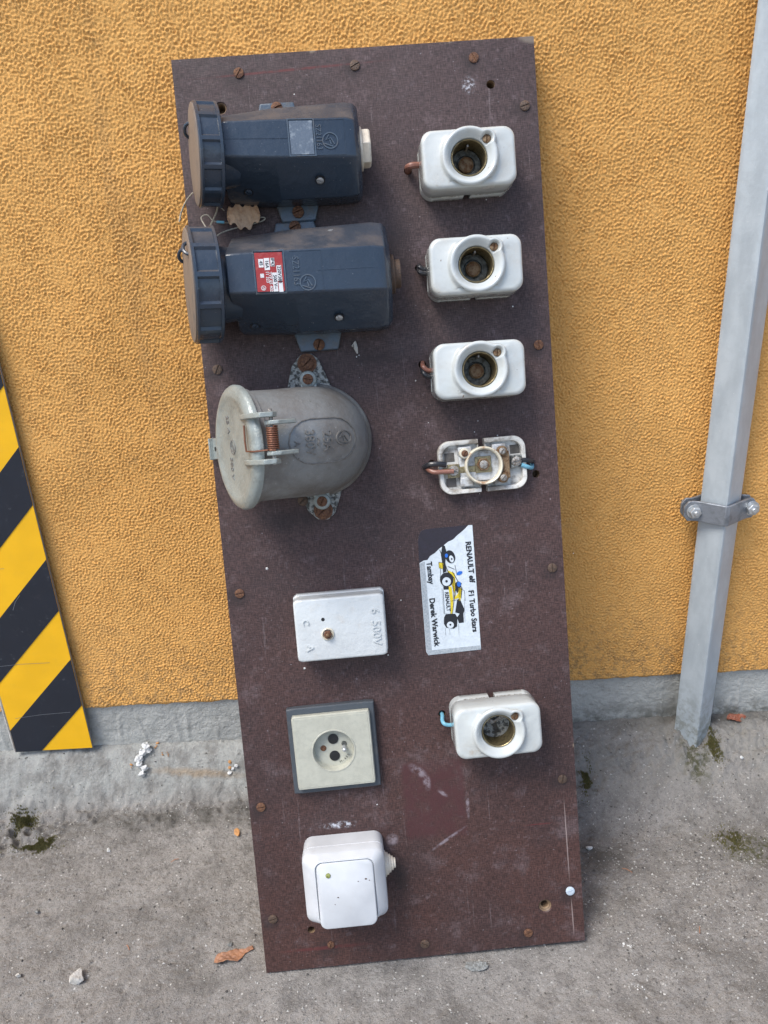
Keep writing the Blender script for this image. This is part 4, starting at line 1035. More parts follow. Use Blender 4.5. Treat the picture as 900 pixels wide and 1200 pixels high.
m = MB(); m.lathe([(0.0066, 0.0145), (0.0066, 0.0175), (0.0058, 0.0180), (0.0050, 0.0176)], 6, T(0, 0.001, 0)); m.build('hexagonal_nut', brass_rusty, cp)
m = MB(); m.lathe([(0.0040, 0.0145), (0.0040, 0.0185), (0.0030, 0.0190)], 20, T(0, 0.001, 0)); m.build('contact_stud', steel, cp)
s_ = screw_bm(0.0050, 0.0022, R(-30), 0.0013, 0.0003).build('terminal_screw', steel, t); s_.location = (-0.0290, -0.0025, 0.0142)
m = MB(); m.box((0.0325, 0.001, 0.0105), (0.0110, 0.0120, 0.0050)); m.build('terminal_block', zinc, t, bevel=0.0006)
s_ = screw_bm(0.0046, 0.0020, R(10), 0.0012, 0.0003).build('terminal_screw', steel, t); s_.location = (0.0325, 0.001, 0.0128)
for x, y in ((-0.031, 0.010), (-0.031, -0.0145), (0.033, 0.0125)):
    m = MB(); m.prism([(x - 0.005, y - 0.0045), (x + 0.005, y - 0.0045), (x + 0.005, y + 0.0045), (x - 0.005, y + 0.0045)], 0.0055, 0.0068); m.build('grimy_pocket', grit_dark, t, bevel=0.0008)
for (mt, pts, rr_) in ((insul_brown, [(-0.0290, -0.003, 0.0165), (-0.038, -0.0025, 0.0160), (-0.048, -0.0020, 0.0155), (-0.0530, 0.001, 0.010), (-0.0535, 0.0025, -0.004)], 0.0023), (insul_black, [(-0.0360, 0.0040, 0.0150), (-0.044, 0.0055, 0.0165), (-0.0515, 0.0055, 0.0150), (-0.0550, 0.0035, 0.008), (-0.0552, 0.0025, -0.004)], 0.0027),
                       (insul_blue, [(0.0370, -0.0030, 0.0130), (0.0430, -0.0055, 0.0120), (0.0480, -0.0070, 0.0070), (0.0500, -0.0050, 0.001), (0.0502, -0.0045, -0.004)], 0.0021), (insul_black, [(0.0370, 0.002, 0.0130), (0.0430, 0.0010, 0.0120), (0.0495, -0.0010, 0.0070), (0.0510, -0.0020, -0.004)], 0.0022)):
    m = MB(); m.tube(spline(pts, 7), rr_, 10); m.build('wire', mt, t)

# ================================================================ PORCELAIN JUNCTION BOX
t = bthing('porcelain_junction_box', 'white porcelain box with a rusty centre nut, marked 6 500V', 'junction box', (0.1093, 0.3650))
m = MB(); m.loft([rring(0.0870, 0.0620, 0.003, 0.0004, 96), rring(0.0885, 0.0630, 0.003, 0.0015, 96), rring(0.0885, 0.0630, 0.003, 0.0105, 96), rring(0.0870, 0.0615, 0.003, 0.0112, 96)]); m.build('base', porcelain_matt, t, angle=50)
m = MB(); rg_ = [rring(0.0850, 0.0600, 0.002, 0.0108, 96), rring(0.0870, 0.0615, 0.003, 0.0122, 96), rring(0.0865, 0.0605, 0.003, 0.0270, 96)]
for k in range(1, 6): a = R(18 * k); rg_.append(rring(0.0865 - 0.0044 * (1 - math.cos(a)), 0.0605 - 0.0044 * (1 - math.cos(a)), 0.0032, 0.0270 + 0.0022 * math.sin(a), 96))
m.loft(rg_); bx = m.build('cover', porcelain_matt, t, angle=60)
bb = bvh_of(bx)
m = MB(); m.lathe([(0.0062, 0.0288), (0.0060, 0.0305), (0.0052, 0.0312), (0.0045, 0.0304), (0.0043, 0.0293)], 28, T(-0.0125, -0.0045, 0)); m.build('nut_collar', yellow_ring, t)
m = MB(); m.lathe([(0.0040, 0.0290), (0.0040, 0.0330), (0.0034, 0.0338)], 6, T(-0.0125, -0.0045, 0)); nu = m.build('nut', rust, t); m = MB(); m.lathe([(0.0019, 0.033), (0.0019, 0.0352), (0.0013, 0.0356)], 12, T(-0.0125, -0.0045, 0)); m.build('stud', brass_rusty, nu)
m = MB(); m.lathe([(0.0017, 0.0285), (0.0017, 0.0294)], 14, T(-0.0160, 0.0100, 0)); m.build('pin_hole', black_hole, t)
txs = []
V, F = text_mesh('6  500V', 0.0115, 0.004); txs.append((place2(V, 0.0335, -0.001, R(-90)), F))
V, F = text_mesh('A', 0.0100, 0.004); txs.append((place2(V, -0.0310, -0.0165, R(-90)), F))
V, F = text_mesh('C', 0.0085, 0.0); txs.append((place2(V, -0.0330, 0.0085, R(-90)), F))
for q_ in txs:
    V, F = drape(*subdivide(q_[0], q_[1], 0.01), bb, 0.0012); mesh_obj('moulded_lettering', V, F, porcelain_matt, t, smooth=False)

# ================================================================ WALL SOCKET WITH GREY BASE
t = bthing('mains_socket', 'square beige mains socket with two pin holes on a dark grey base', 'mains socket', (0.0913, 0.2385), R(0.5))
m = MB(); m.loft([rring(0.0870, 0.0880, 0.001, 0.0004, 64), rring(0.0875, 0.0885, 0.001, 0.0075, 64), rring(0.0855, 0.0865, 0.001, 0.0088, 64), rring(0.0740, 0.0720, 0.001, 0.0088, 64), rring(0.0735, 0.0715, 0.001, 0.0030, 64)]); m.build('base_frame', plastic_grey, t, angle=30)
def circ(r, z, n=128): return [(r * math.cos(2 * math.pi * j / n), r * math.sin(2 * math.pi * j / n), z) for j in range(n)]
m = MB(); m.loft([rring(0.0725, 0.0705, 0.001, 0.0035, 128), rring(0.0775, 0.0755, 0.001, 0.0089, 128), rring(0.0775, 0.0755, 0.001, 0.0135, 128), rring(0.0757, 0.0737, 0.001, 0.0150, 128), rring(0.0730, 0.0710, 0.001, 0.0150, 128), rring(0.0726, 0.0706, 0.001, 0.0153, 128), circ(0.0218, 0.0153), circ(0.0215, 0.0158), circ(0.0206, 0.0158), circ(0.0203, 0.0150), circ(0.0196, 0.0062)], True, True); m.build('face_plate', plastic_beige, t, angle=30)
for y in (0.0088, -0.0088):
    m = MB(); m.lathe([(0.0052, 0.0060), (0.0052, 0.0070), (0.0036, 0.0071)], 24, T(0.0000, y, 0)); ph = m.build('pin_hole', black_hole, t)
m = MB(); m.lathe([(0.0030, 0.0060), (0.0030, 0.0067)], 16, T(-0.0105, 0.0, 0)); m.build('rusty_screw_hole', rust, t)
m = MB(); m.lathe([(0.0027, 0.0060), (0.0027, 0.0068)], 16, T(0.0105, 0.0028, 0)); m.build('earth_hole', dark_inside, t)
m = MB(); m.lathe([(0.0024, 0.0055), (0.0024, 0.0135), (0.0018, 0.0155), (0.0008, 0.0162)], 16, T(0.0105, -0.0005, 0)); m.build('earth_pin', nut_metal, t)
fb = []
for k, ch_ in enumerate('M-452'):
    a = R(-70 + 9.0 * k); V, F = text_mesh(ch_, 0.0034); fb.append(([(x, y, 0.00655) for x, y, z in place2(V, 0.0165 * math.cos(a), 0.0165 * math.sin(a), a + R(90))], F))
V, F = merge(*fb); mesh_obj('small_print', V, F, ink_black, t, smooth=False)

# ================================================================ WHITE SWITCH
t = bthing('rocker_switch', 'white surface-mounted rocker switch with a small green-dotted lens and ribbed side grommet', 'light switch', (0.0918, 0.1090))
m = MB(); n = 128; rg_ = [rring(0.0800, 0.0700, 0.009, 0.0004, n), rring(0.0805, 0.0705, 0.009, 0.003, n), rring(0.0810, 0.0712, 0.009, 0.0225, n), rring(0.0800, 0.0702, 0.009, 0.0228, n), rring(0.0800, 0.0702, 0.009, 0.0236, n), rring(0.0812, 0.0714, 0.009, 0.0240, n), rring(0.0805, 0.0708, 0.0085, 0.0345, n), rring(0.0792, 0.0695, 0.008, 0.0362, n), rring(0.0590, 0.0655, 0.0075, 0.0445, n, 0.0012, -0.001), rring(0.0575, 0.0640, 0.007, 0.0448, n, 0.0012, -0.001), rring(0.0565, 0.0630, 0.007, 0.0425, n, 0.0012, -0.001)]
m.loft(rg_); m.build('housing', plastic_white, t, angle=38)
# rocker, tilted: bottom edge proud
m = MB(); rt_ = T(0.0014, -0.0028, 0.0445) @ Matrix.Rotation(R(-4.5), 4, 'X')
m.loft([rring(0.0550, 0.0650, 0.0065, -0.004, n), rring(0.0555, 0.0655, 0.0070, 0.0008, n), rring(0.0548, 0.0648, 0.0068, 0.0020, n), rring(0.0530, 0.0630, 0.0060, 0.0026, n)], mat=rt_); rk = m.build('rocker', plastic_white, t, angle=50)
m = MB(); m.lathe([(0.0024, 0.0), (0.0024, 0.0034), (0.0018, 0.0037)], 16, rt_ @ T(-0.0165, 0.0205, 0)); ln = m.build('indicator_lens', grimy('green_lens', (0.30, 0.33, 0.10, 1), (0.05, 0.06, 0.02, 1), 800, (0.45, 0.6), 0.8), rk)
m = MB()
for x, y, r_ in ((0.0195, 0.0135, 0.0014), (-0.0085, -0.002, 0.0009), (-0.0120, -0.0085, 0.0007), (0.012, 0.012, 0.0006), (0.023, 0.012, 0.0006)):
    m = MB(); m.prism([(x + r_ * random.uniform(.5, 1.3) * math.cos(a), y + r_ * random.uniform(.3, .8) * math.sin(a)) for a in (0, 1, 2, 3, 4, 5)], 0.0024, 0.0029, rt_)
    m.build('dirt_nick', rust_dark, rk, smooth=False)
GG = Matrix(((0, 0, 1, 0.0400), (1, 0, 0, 0.0060), (0, 1, 0, 0.0140), (0, 0, 0, 1)))
prof = []
for k in range(5): r0 = 0.0125 - 0.0019 * k; prof += [(r0, 0.0024 * k), (r0, 0.0024 * k + 0.0015), (r0 - 0.0013, 0.0024 * k + 0.0017)]
m = MB(); m.lathe(prof, 32, GG); m.build('cable_grommet', plastic_cream, t, angle=30)

# ================================================================ STICKER
s0 = (0.2212, 0.3861)
t = bthing('torn_sticker', 'torn white racing car sticker with yellow and black car print', 'sticker', s0)
def sp(x, y):
    """drawing coordinates of the print (x across, y down, 0..667 by 0..1200) to sticker plane"""
    a, b, c_ = (0.1858, 0.4689), (0.2699, 0.4617), (0.1738, 0.3144)
    return (a[0] + (b[0] - a[0]) * x / 667 + (c_[0] - a[0]) * y / 1200 - s0[0], a[1] + (b[1] - a[1]) * x / 667 + (c_[1] - a[1]) * y / 1200 - s0[1])
def flat_shape(name, polys, z0, z1, mat, parent):
    for P in polys:
        m = MB(); m.prism([sp(*p) for p in P][::-1], z0, z1)
        o = m.build(name, mat, parent, smooth=False)
    return o
torn = [(78, 405), (110, 385), (140, 380), (160, 350), (200, 325), (235, 290), (262, 272), (300, 240), (340, 222), (372, 190), (400, 168), (432, 140), (458, 112)]
sheet = flat_shape('paper', [torn + [(490, 110), (568, 1085), (400, 1102), (150, 1128), (132, 1100)]], 0.0, 0.0004, sticker_paper, t)
flat_shape('grey_border', [[(80, 408), (118, 392), (176, 1088), (560, 1052), (567, 1084), (400, 1100), (150, 1126), (134, 1098)]], 0.0004, 0.00055, ink_grey, t)
film_dark = grimy('glue_film', (0.022, 0.015, 0.024, 1), (0.016, 0.012, 0.016, 1), 200, (0.4, 0.7), 0.6, (0.3, 0.5))
flat_shape('glue_patch', [[(75, 400)] + [(66, 230), (72, 190), (92, 155), (130, 142), (250, 130), (360, 120), (450, 110)] + torn[::-1][1:-1]], 0.0, 0.0002, film_dark, t)
def ell(cx_, cy_2, rx, ry, n=20, rot=0): return [(cx_ + rx * math.cos(2 * math.pi * k / n) * math.cos(rot) - ry * math.sin(2 * math.pi * k / n) * math.sin(rot), cy_2 + rx * math.cos(2 * math.pi * k / n) * math.sin(rot) + ry * math.sin(2 * math.pi * k / n) * math.cos(rot)) for k in range(n)]
Z1, Z2_, Z3, Z4 = 0.0004, 0.00055, 0.0007, 0.00085
# driver-side view of an open-wheel racing car, nose towards the top
flat_shape('car_shadow_print', [[(255, 265), (275, 270), (290, 320), (280, 400), (290, 470), (262, 480), (255, 400), (245, 340)], [(375, 690), (395, 680), (435, 770), (425, 800), (430, 870), (390, 875), (375, 830), (395, 800), (360, 790)], [(360, 560), (380, 545), (410, 560), (400, 600), (375, 640), (360, 610)], [(265, 585), (310, 585), (308, 610), (268, 612)]], Z1, Z2_, ink_black, t)
flat_shape('car_bodywork_print', [[(228, 398), (268, 402), (262, 450), (232, 442)], [(295, 458), (355, 485), (362, 560), (350, 690), (400, 672), (412, 600), (385, 600), (382, 640), (362, 668), (350, 560), (340, 500), (300, 480)], [(305, 585), (330, 590), (345, 700), (338, 800), (322, 800), (318, 700)], [(385, 600), (410, 600), (402, 700), (388, 700)]], Z1, Z2_, ink_yellow, t)
flat_shape('car_tyre_print', [ell(318, 355, 38, 52, rot=-0.35), ell(292, 532, 54, 56), [(285, 805), (360, 800), (378, 830), (375, 900), (350, 918), (290, 910), (272, 880), (272, 830)]], Z2_, Z3, ink_black, t)
flat_shape('car_wheel_print', [ell(328, 372, 17, 28, rot=-0.3), ell(290, 548, 34, 34), ell(322, 888, 28, 26)], Z3, Z4, sticker_paper, t)
flat_shape('car_hub_print', [ell(290, 545, 10, 10), ell(330, 372, 6, 8), ell(322, 886, 8, 8)], Z4, 0.00095, ink_black, t)
flat_shape('helmet_print', [ell(288, 346, 12, 16), ell(392, 482, 24, 14, rot=-0.4), ell(388, 568, 16, 20)], Z2_, Z4, ink_blue, t)
flat_shape('sidepod_print', [[(272, 612), (308, 612), (322, 700), (330, 800), (288, 800), (280, 720)]], Z1, Z2_, sticker_paper, t)
flat_shape('speed_line_print', [[(280, 915), (285, 915), (287, 970), (282, 970)], [(314, 920), (318, 920), (322, 968), (318, 968)], [(385, 880), (390, 880), (394, 965), (389, 965)], [(428, 690), (433, 690), (440, 870), (436, 870)], [(250, 600), (253, 600), (270, 800), (267, 800)]], Z1, Z2_, ink_grey, t)
V_F = []
for P, w_ in (([(235, 300), (300, 470), (350, 520), (362, 600), (350, 690)], 6), ([(268, 470), (262, 585)], 5), ([(335, 470), (380, 545), (412, 600), (405, 680)], 6), ([(262, 610), (276, 800), (338, 802)], 4), ([(340, 585), (350, 700), (338, 800)], 4), ([(228, 398), (268, 402), (262, 450), (232, 442), (228, 398)], 4), ([(355, 420), (372, 500)], 4), ([(300, 430), (352, 452)], 5), ([(330, 700), (380, 690), (430, 760)], 4), ([(395, 600), (432, 620), (438, 700)], 3), ([(245, 420), (240, 520)], 3)):
    P = [sp(*p) for p in P]; V_F.append(stroke(P, w_ * 0.00011))
V, F = merge(*V_F); mesh_obj('outline_print', [(x, y, 0.00072) for x, y, z in V], F, ink_black, t, smooth=False)
txs = []
ang = math.atan2(sp(540, 900)[1] - sp(470, 300)[1], sp(540, 900)[0] - sp(470, 300)[0])
for s2, x, y, sz, sx in (('RENAULT elf', 473, 395, 0.0074, 1.0), ('F1 Turbo Stars', 500, 780, 0.0074, 0.95), ('Tambay', 160, 480, 0.0074, 0.95), ('Derek Warwick', 195, 865, 0.0076, 0.98), ('RENAULT', 298, 705, 0.0050, 0.9)):
    V, F = text_mesh(s2, sz, 0.034, sx=sx); px_, py_ = sp(x, y); txs.append((place2(V, px_, py_, ang), F))
V, F = merge(*txs); V = [(x, y, 0.00075) for x, y, z in V]; mesh_obj('lettering', V, F, ink_black, t, smooth=False)

# ================================================================ HAZARD PANEL
pr, plx = (-0.4049, 0.0765), (-0.5077, 0.0752)
XR, XL, ZB = pr[0], plx[0], (pr[1] + plx[1]) / 2
hz = thing('hazard_panel', 'yellow and black diagonally striped hazard panel standing against the wall at the left', 'hazard sign', ((XL + XR) / 2, -0.012, ZB))
hyellow = grimy('yellow_reflective', (0.92, 0.50, 0.014, 1), (0.75, 0.42, 0.03, 1), 60, (0.5, 0.8), 0.4, (0.25, 0.4), 0.0001, 900)
hblack = grimy('black_reflective', (0.016, 0.021, 0.032, 1), (0.05, 0.055, 0.065, 1), 90, (0.55, 0.8), 0.5, (0.25, 0.4), 0.0001, 900)
WP = XR - XL; HP = 1.2
def to3(P, y): return [(x - WP / 2, y, z) for x, z in P]
m = MB(); m.box((0, 0.002, HP / 2), (WP, 0.003, HP)); m.build('backing_plate', clamp_metal, hz, bevel=0.0004)
m = MB(); q = 0.0008; m.box((0, 0.0001, HP / 2), (WP - 2 * q, 0.0008, HP - 2 * q)); m.build('yellow_face', hyellow, hz, smooth=False)
edges_r = [(-0.4315, 0.2911), (-0.4039, 0.2893), (-0.4030, 0.2175), (-0.4035, 0.1455), (-0.4055, 0.3584), (-0.4075, 0.4280), (-0.4079, 0.4976)]
zr = [edges_r[3][1] - ZB, edges_r[2][1] - ZB, edges_r[1][1] - ZB, edges_r[4][1] - ZB, edges_r[5][1] - ZB, edges_r[6][1] - ZB]
step = (zr[5] - zr[0]) / 5.0; z_first = zr[0]
slope = 0.80 * WP / 0.115 * 0.115     # drop across the panel width
dropz = ((-0.4030, 0.2175)[1] - (-0.5010, 0.1181)[1]) / ((-0.4030, 0.2175)[0] - (-0.5010, 0.1181)[0]) * (WP)
for k in range(9):
    a = z_first + 2 * k * step; b = a + step
    # polygon between lines z = a + drop*(x-WP)/WP and z = b + ...
    P = [(0, a - dropz), (WP, a), (WP, b), (0, b - dropz)]
    lo, hi_ = q, HP - q
    # clip to the sheet
    def clip(P, z, keep_above):
        out = []
        for i in range(len(P)):
            A, B = P[i - 1], P[i]; ia = (A[1] >= z) == keep_above; ib = (B[1] >= z) == keep_above
            if ia != ib: t_ = (z - A[1]) / (B[1] - A[1]); out.append((A[0] + (B[0] - A[0]) * t_, z))
            if ib: out.append(B)
        return out
    P = clip(clip(P, lo, True), hi_, False)
    P = [(min(max(x, q), WP - q), z) for x, z in P]
    if len(P) < 3: continue
    nP = len(P); A = to3(P, -0.0004); B = to3(P, -0.0009)
    mesh_obj('black_stripe', A + B, [tuple(range(nP)), tuple(range(2 * nP - 1, nP - 1, -1))] + [(i, (i + 1) % nP, (i + 1) % nP + nP, i + nP) for i in range(nP)], hblack, hz, smooth=False)
for (x0_, za, x1_, zb_) in ((0.0, 0.135, 0.075, 0.137), (0.01, 0.055, 0.085, 0.060), (0.0, 0.27, 0.05, 0.272), (0.045, 0.215, 0.06, 0.235)):
    V, F = stroke([(x0_ - WP / 2 + 0.002, za), ((x0_ + x1_) / 2 - WP / 2, (za + zb_) / 2 + 0.0012), (x1_ - WP / 2, zb_)], 0.00045)
    mesh_obj('scratch', [(x, -0.00096, z) for x, z, _ in V], F, clamp_metal, hz, smooth=False)
m = MB(); m.tube([(-WP / 2 - 0.001, 0.001, 0.0), (-WP / 2 - 0.0015, 0.001, 0.04), (-WP / 2 - 0.001, 0.001, 0.4)], 0.0018, 6); m.build('mortar_edge', stone_mat, hz)

# ================================================================ GALVANISED POST WITH CLAMP
pf = (0.388, -0.050)
TH = R(51); SD = 0.033
F0 = Vector((pf[0], pf[1], 0))
dL = Vector((-math.cos(TH), math.sin(TH), 0)); dR = Vector((math.sin(TH), math.cos(TH), 0))
ctr = F0 + (dL + dR) * SD / 2
post = thing('galvanised_post', 'square galvanised steel post turned edge-on, clamped to the wall at the right', 'post', (ctr.x, ctr.y, 0.01))
PM = Matrix.Identity(4)
for i in range(3): PM[i][0], PM[i][1] = dR[i], dL[i]
m = MB(); m.loft([[tuple((PM @ Vector(p))) for p in rring(SD, SD, 0.0022, z, 64)] for z in (0.0, 0.4, 1.0, 2.2)]); m.build('square_tube', galvanised, post, angle=40)
c1_ = (0.3894, 0.3818)
zc = c1_[1]
hd = SD / math.sqrt(2) + 0.0012
def strap(y_sign, name):
    """bent flat strap: flange, V over the post corner, flange"""
    fy = -0.0050 * (1 if y_sign < 0 else -1)
    fl = 0.0400
    mid = [(-fl, fy), (-0.0245, fy), (-0.0235, fy), (-0.0120, y_sign * 0.0165), (0.0, y_sign * 0.0262), (0.0120, y_sign * 0.0165), (0.0235, fy), (0.0245, fy), (fl, fy)]
    # follow the real corners of the post
    Fc = (dL + dR) * (-SD / 2) if y_sign < 0 else (dL + dR) * (SD / 2)
    Lc = (dL - dR) * (SD / 2); Rc = (dR - dL) * (SD / 2)
    th_ = 0.0032; o_ = y_sign * 0.0022
    ccy = 0.0
    mid = [(-fl - 0.004, fy), (Lc.x - 0.0095, fy), (Lc.x - 0.0030, fy + o_ * 1.2 + 0), (Fc.x - 0.0015, Fc.y + o_), (Fc.x + 0.0015, Fc.y + o_), (Rc.x + 0.0030, fy + o_ * 1.2), (Rc.x + 0.0095, fy), (fl, fy)]
    mid = [(Vector((x, y, 0))) for x, y in mid]
    pts = spline([tuple(p) for p in mid], 4) if False else mid
    H_ = 0.0245; rings = []
    for i, p in enumerate(pts):
        a = pts[max(i - 1, 0)]; b = pts[min(i + 1, len(pts) - 1)]; t_ = (b - a).normalized(); nn = Vector((-t_.y, t_.x, 0)) * th_ / 2
        hh = H_ / 2 if 0 < i < len(pts) - 1 else H_ / 2 * 0.45
        rings.append([tuple(p + nn + Vector((0, 0, hh))), tuple(p - nn + Vector((0, 0, hh))), tuple(p - nn - Vector((0, 0, hh))), tuple(p + nn - Vector((0, 0, hh)))])
        if i == 0 or i == len(pts) - 2:
            k = 1 if i == 0 else -1
            ext = pts[0] + (pts[1] - pts[0]).normalized() * 0.005 if i == 0 else pts[-1] + (pts[-2] - pts[-1]).normalized() * 0.005
            rings.append([tuple(ext + nn + Vector((0, 0, H_ / 2))), tuple(ext - nn + Vector((0, 0, H_ / 2))), tuple(ext - nn - Vector((0, 0, H_ / 2))), tuple(ext + nn - Vector((0, 0, H_ / 2)))])
    m = MB(); m.loft(rings, mat=T(0, 0, zc - 0.01)); return m.build(name, clamp_metal, post, bevel=0.0012)
sf = strap(-1, 'clamp_strap'); sb = strap(1, 'clamp_strap')
BXY = Matrix(((1, 0, 0, 0), (0, 0, 1, 0), (0, 1, 0, 0), (0, 0, 0, 1)))      # local z -> world y
for x in (-0.0325, 0.0340):
    Q = T(x, -0.0066, zc - 0.01) @ Matrix(((1, 0, 0, 0), (0, 0, -1, 0), (0, 1, 0, 0), (0, 0, 0, 1)))
    m = MB(); m.lathe([(0.0030, -0.060), (0.0030, 0.0085), (0.0024, 0.0092)], 16, Q); bt = m.build('clamp_bolt', nut_metal, post)
    m = MB(); m.lathe([(0.0088, 0.0002), (0.0088, 0.0014), (0.0084, 0.0017)], 28, Q); m.build('washer', nut_metal, bt)
    m = MB(); m.lathe([(0.0070, 0.0015), (0.0070, 0.0060), (0.0062, 0.0068), (0.0036, 0.0068)], 6, Q @ Matrix.Rotation(random.uniform(0, 1), 4, 'Z')); m.build('nut', nut_metal, bt, bevel=0.0004)

# ================================================================ LOOSE THINGS
def rock(name, label, cat, px, r, mat, seed, group=None, z=None, sub=3, rough=0.22, rz=0.0):
    bm = bmesh.new(); bmesh.ops.create_icosphere(bm, subdivisions=sub, radius=1.0)
    rg = np.random.default_rng(seed); D = rg.standard_normal((14, 3)); D /= np.linalg.norm(D, axis=1)[:, None]; dd = rg.uniform(0.42, 0.80, 14)
    for v in bm.verts:
        p = np.array(v.co); pr_ = D @ p
        k = 1.0
        for q_, lim in zip(pr_, dd):
            if q_ > lim: k = min(k, lim / q_)
        k *= 1 + rough * 0.12 * math.sin(9 * p[0] + seed) * math.sin(8 * p[1]) * math.sin(7 * p[2])
        v.co = Vector(p * k)
    for v in bm.verts: v.co = Vector((v.co.x * r[0], v.co.y * r[1], v.co.z * r[2]))
    me = bpy.data.meshes.new(name); bm.to_mesh(me); bm.free(); me.materials.append(mat); me.shade_smooth(); me.set_sharp_from_angle(angle=R(12))
    o = bpy.data.objects.new(name, me); link(o)
    gx, gy = px
    zmin = min(v.co.z for v in me.vertices)
    o.location = (gx, gy, gz(gx, gy) - zmin * 0.82 if z is None else z); o.rotation_euler = (0, 0, rz)
    return tag(o, label, cat, group)
rock('stone', 'angular pale grey stone on the concrete at the lower left', 'stone', (-0.3483, -0.2893), (0.0105, 0.0115, 0.0095), stone_mat, 8)
rock('stone', 'flat oval grey stone just below the bottom edge of the board', 'stone', (0.0689, -0.3000), (0.0125, 0.0065, 0.005), stone_grey, 9, rz=-0.05)
rock('stone', 'small whitish pebble beside the right edge of the board', 'stone', (0.2244, -0.1552), (0.0055, 0.0040, 0.003), foam_mat, 12)
rock('plaster_chip', 'small orange chip of wall render left of the board', 'chip', (-0.2080, -0.1024), (0.0058, 0.0078, 0.003), chip_mat, 3, rz=0.4)
rock('stone', 'tiny bluish stone just above the curled brown leaf', 'stone', (-0.1928, -0.2586), (0.0032, 0.0036, 0.003), stone_grey, 17)
rock('stone', 'small grey pebble farthest left near the bottom stone', 'stone', (-0.4114, -0.2821), (0.0040, 0.0036, 0.0028), stone_mat, 21)
rock('stone', 'small white pebble on the open concrete left of the board', 'stone', (-0.3667, -0.1172), (0.0032, 0.0032, 0.0026), foam_mat, 22)
rock('stone', 'small dark grey pebble left of the board at mid floor', 'stone', (-0.4236, -0.2016), (0.0036, 0.0033, 0.003), stone_grey, 23)
rock('stone', 'white pebble on the damp concrete right of the post foot', 'stone', (0.4438, -0.0620), (0.0036, 0.0026, 0.0026), foam_mat, 24)

def blob_chain(name, label, pts, mat):
    m = MB(); rg = np.random.default_rng(4)
    bm = bmesh.new()
    sub = []
    for (x, y, z, r) in pts:
        sub.append((x, y, z, r * 0.72))
        for k in range(9):
            d = Vector(rg.standard_normal(3)).normalized() * r * 0.72
            sub.append((x + d.x, y + d.y * 0.6, z + d.z, r * rg.uniform(0.18, 0.38)))
    for (x, y, z, r) in sub:
        mt = T(x, y, z) @ Matrix.Diagonal((r, r, r, 1))
        bmesh.ops.create_icosphere(bm, subdivisions=3, radius=1.0, matrix=mt)
    for v in bm.verts:
        p = v.co * 900; v.co += v.normal * 0.0009 * (math.sin(p.x * 1.3 + p.y) * math.sin(p.z * 1.7 + p.x) + 0.5 * math.sin(p.y * 3.1) * math.sin(p.z * 2.7))
    me = bpy.data.meshes.new(name); bm.to_mesh(me); bm.free(); me.materials.append(mat); me.shade_smooth()
    o = bpy.data.objects.new(name, me); link(o)
    rm = o.modifiers.new('r', 'REMESH'); rm.mode = 'VOXEL'; rm.voxel_size = 0.0007
    return tag(o, label, 'foam')
pts = []
for (px_, r) in (((-0.3348, 0.0731), 0.0062), ((-0.3402, 0.0651), 0.0058), ((-0.3459, 0.0589), 0.0062), ((-0.3449, 0.0523), 0.0058), ((-0.3380, 0.0466), 0.0050), ((-0.3420, 0.0401), 0.0048), ((-0.3322, 0.0666), 0.0042)):
    pts.append((px_[0], -0.012 - 0.016 * (0.085 - px_[1]) / 0.03 * 0.6, px_[1], r))
pts = [(x, -0.004 - r - max(0, (0.072 - z)) * 0.55, z, r) for x, y, z, r in pts]
blob_chain('foam_blob', 'large crumbly white foam blob stuck on the sloping wall foot at the left', pts, foam_mat)
pts = []
for (px_, r) in (((-0.2161, 0.0432), 0.0030), ((-0.2208, 0.0395), 0.0022), ((-0.2257, 0.0344), 0.0032)):
    pts.append((px_[0], -0.020 - 0.35 * max(0, 0.055 - px_[1]) , px_[1], r))
blob_chain('foam_blob', 'small white foam crumb stuck on the wall foot next to the board edge', pts, foam_mat)

def leaf(name, label, outline, mat, loc, rot, curl=0.004, thick=0.0006, fold=0.5, L=1.0, cat='leaf'):
    """curled leaf from an outline (length along x)"""
    V = []; F = []
    nu, nv = 22, 8
    for i in range(nu + 1):
        a = i / nu; x, hw = outline(a)
        for j in range(nv + 1):
            b = j / nv * 2 - 1
            V.append((x, b * hw + 0.001 * math.sin(a * 9), curl * (b * b) * fold + curl * 0.6 * math.sin(a * 5.5 + 0.5) + 0.0006 * math.sin(a * 40 + b * 4) + (0.0008 if abs(b) < 0.05 else 0)))
    for i in range(nu):
        for j in range(nv):
            k = i * (nv + 1) + j; F.append((k, k + 1, k + nv + 2, k + nv + 1))
    o = mesh_obj(name, V, F, mat); so_ = o.modifiers.new('s', 'SOLIDIFY'); so_.thickness = thick
    o.location = loc; o.rotation_euler = rot
    return tag(o, label, cat)
ol = lambda a: (0.042 * (a - 0.5), 0.0012 + 0.0066 * math.sin(math.pi * min(1, a * 1.02)) ** 0.8 * (1 - 0.35 * a) + 0.0012 * math.sin(a * 14))
g_ = (-0.1857, -0.2727)
leaf('dry_leaf', 'narrow curled brown leaf on the concrete beside the bottom left of the board', ol, leaf_mat, (g_[0], g_[1], gz(*g_) + 0.0022), (0, 0, 0.38), 0.0035)
ol2 = lambda a: (0.028 * (a - 0.5), 0.001 + 0.0055 * math.sin(math.pi * a) ** 0.7)
g_ = (0.4553, 0.0255)
g_ = (g_[0], min(g_[1], -0.012))
leaf('dry_leaf', 'small red-brown leaf at the foot of the wall right of the post', ol2, grimy('red_leaf', (0.26, 0.085, 0.045, 1), (0.12, 0.05, 0.03, 1), 120), (g_[0], g_[1], gz(*g_) + 0.003), (0.25, 0, 0.15), 0.003)
ol3 = lambda a: (0.030 * (a - 0.5), 0.0020 + 0.0085 * math.sin(math.pi * a) ** 0.55 + 0.002 * math.sin(a * 22))
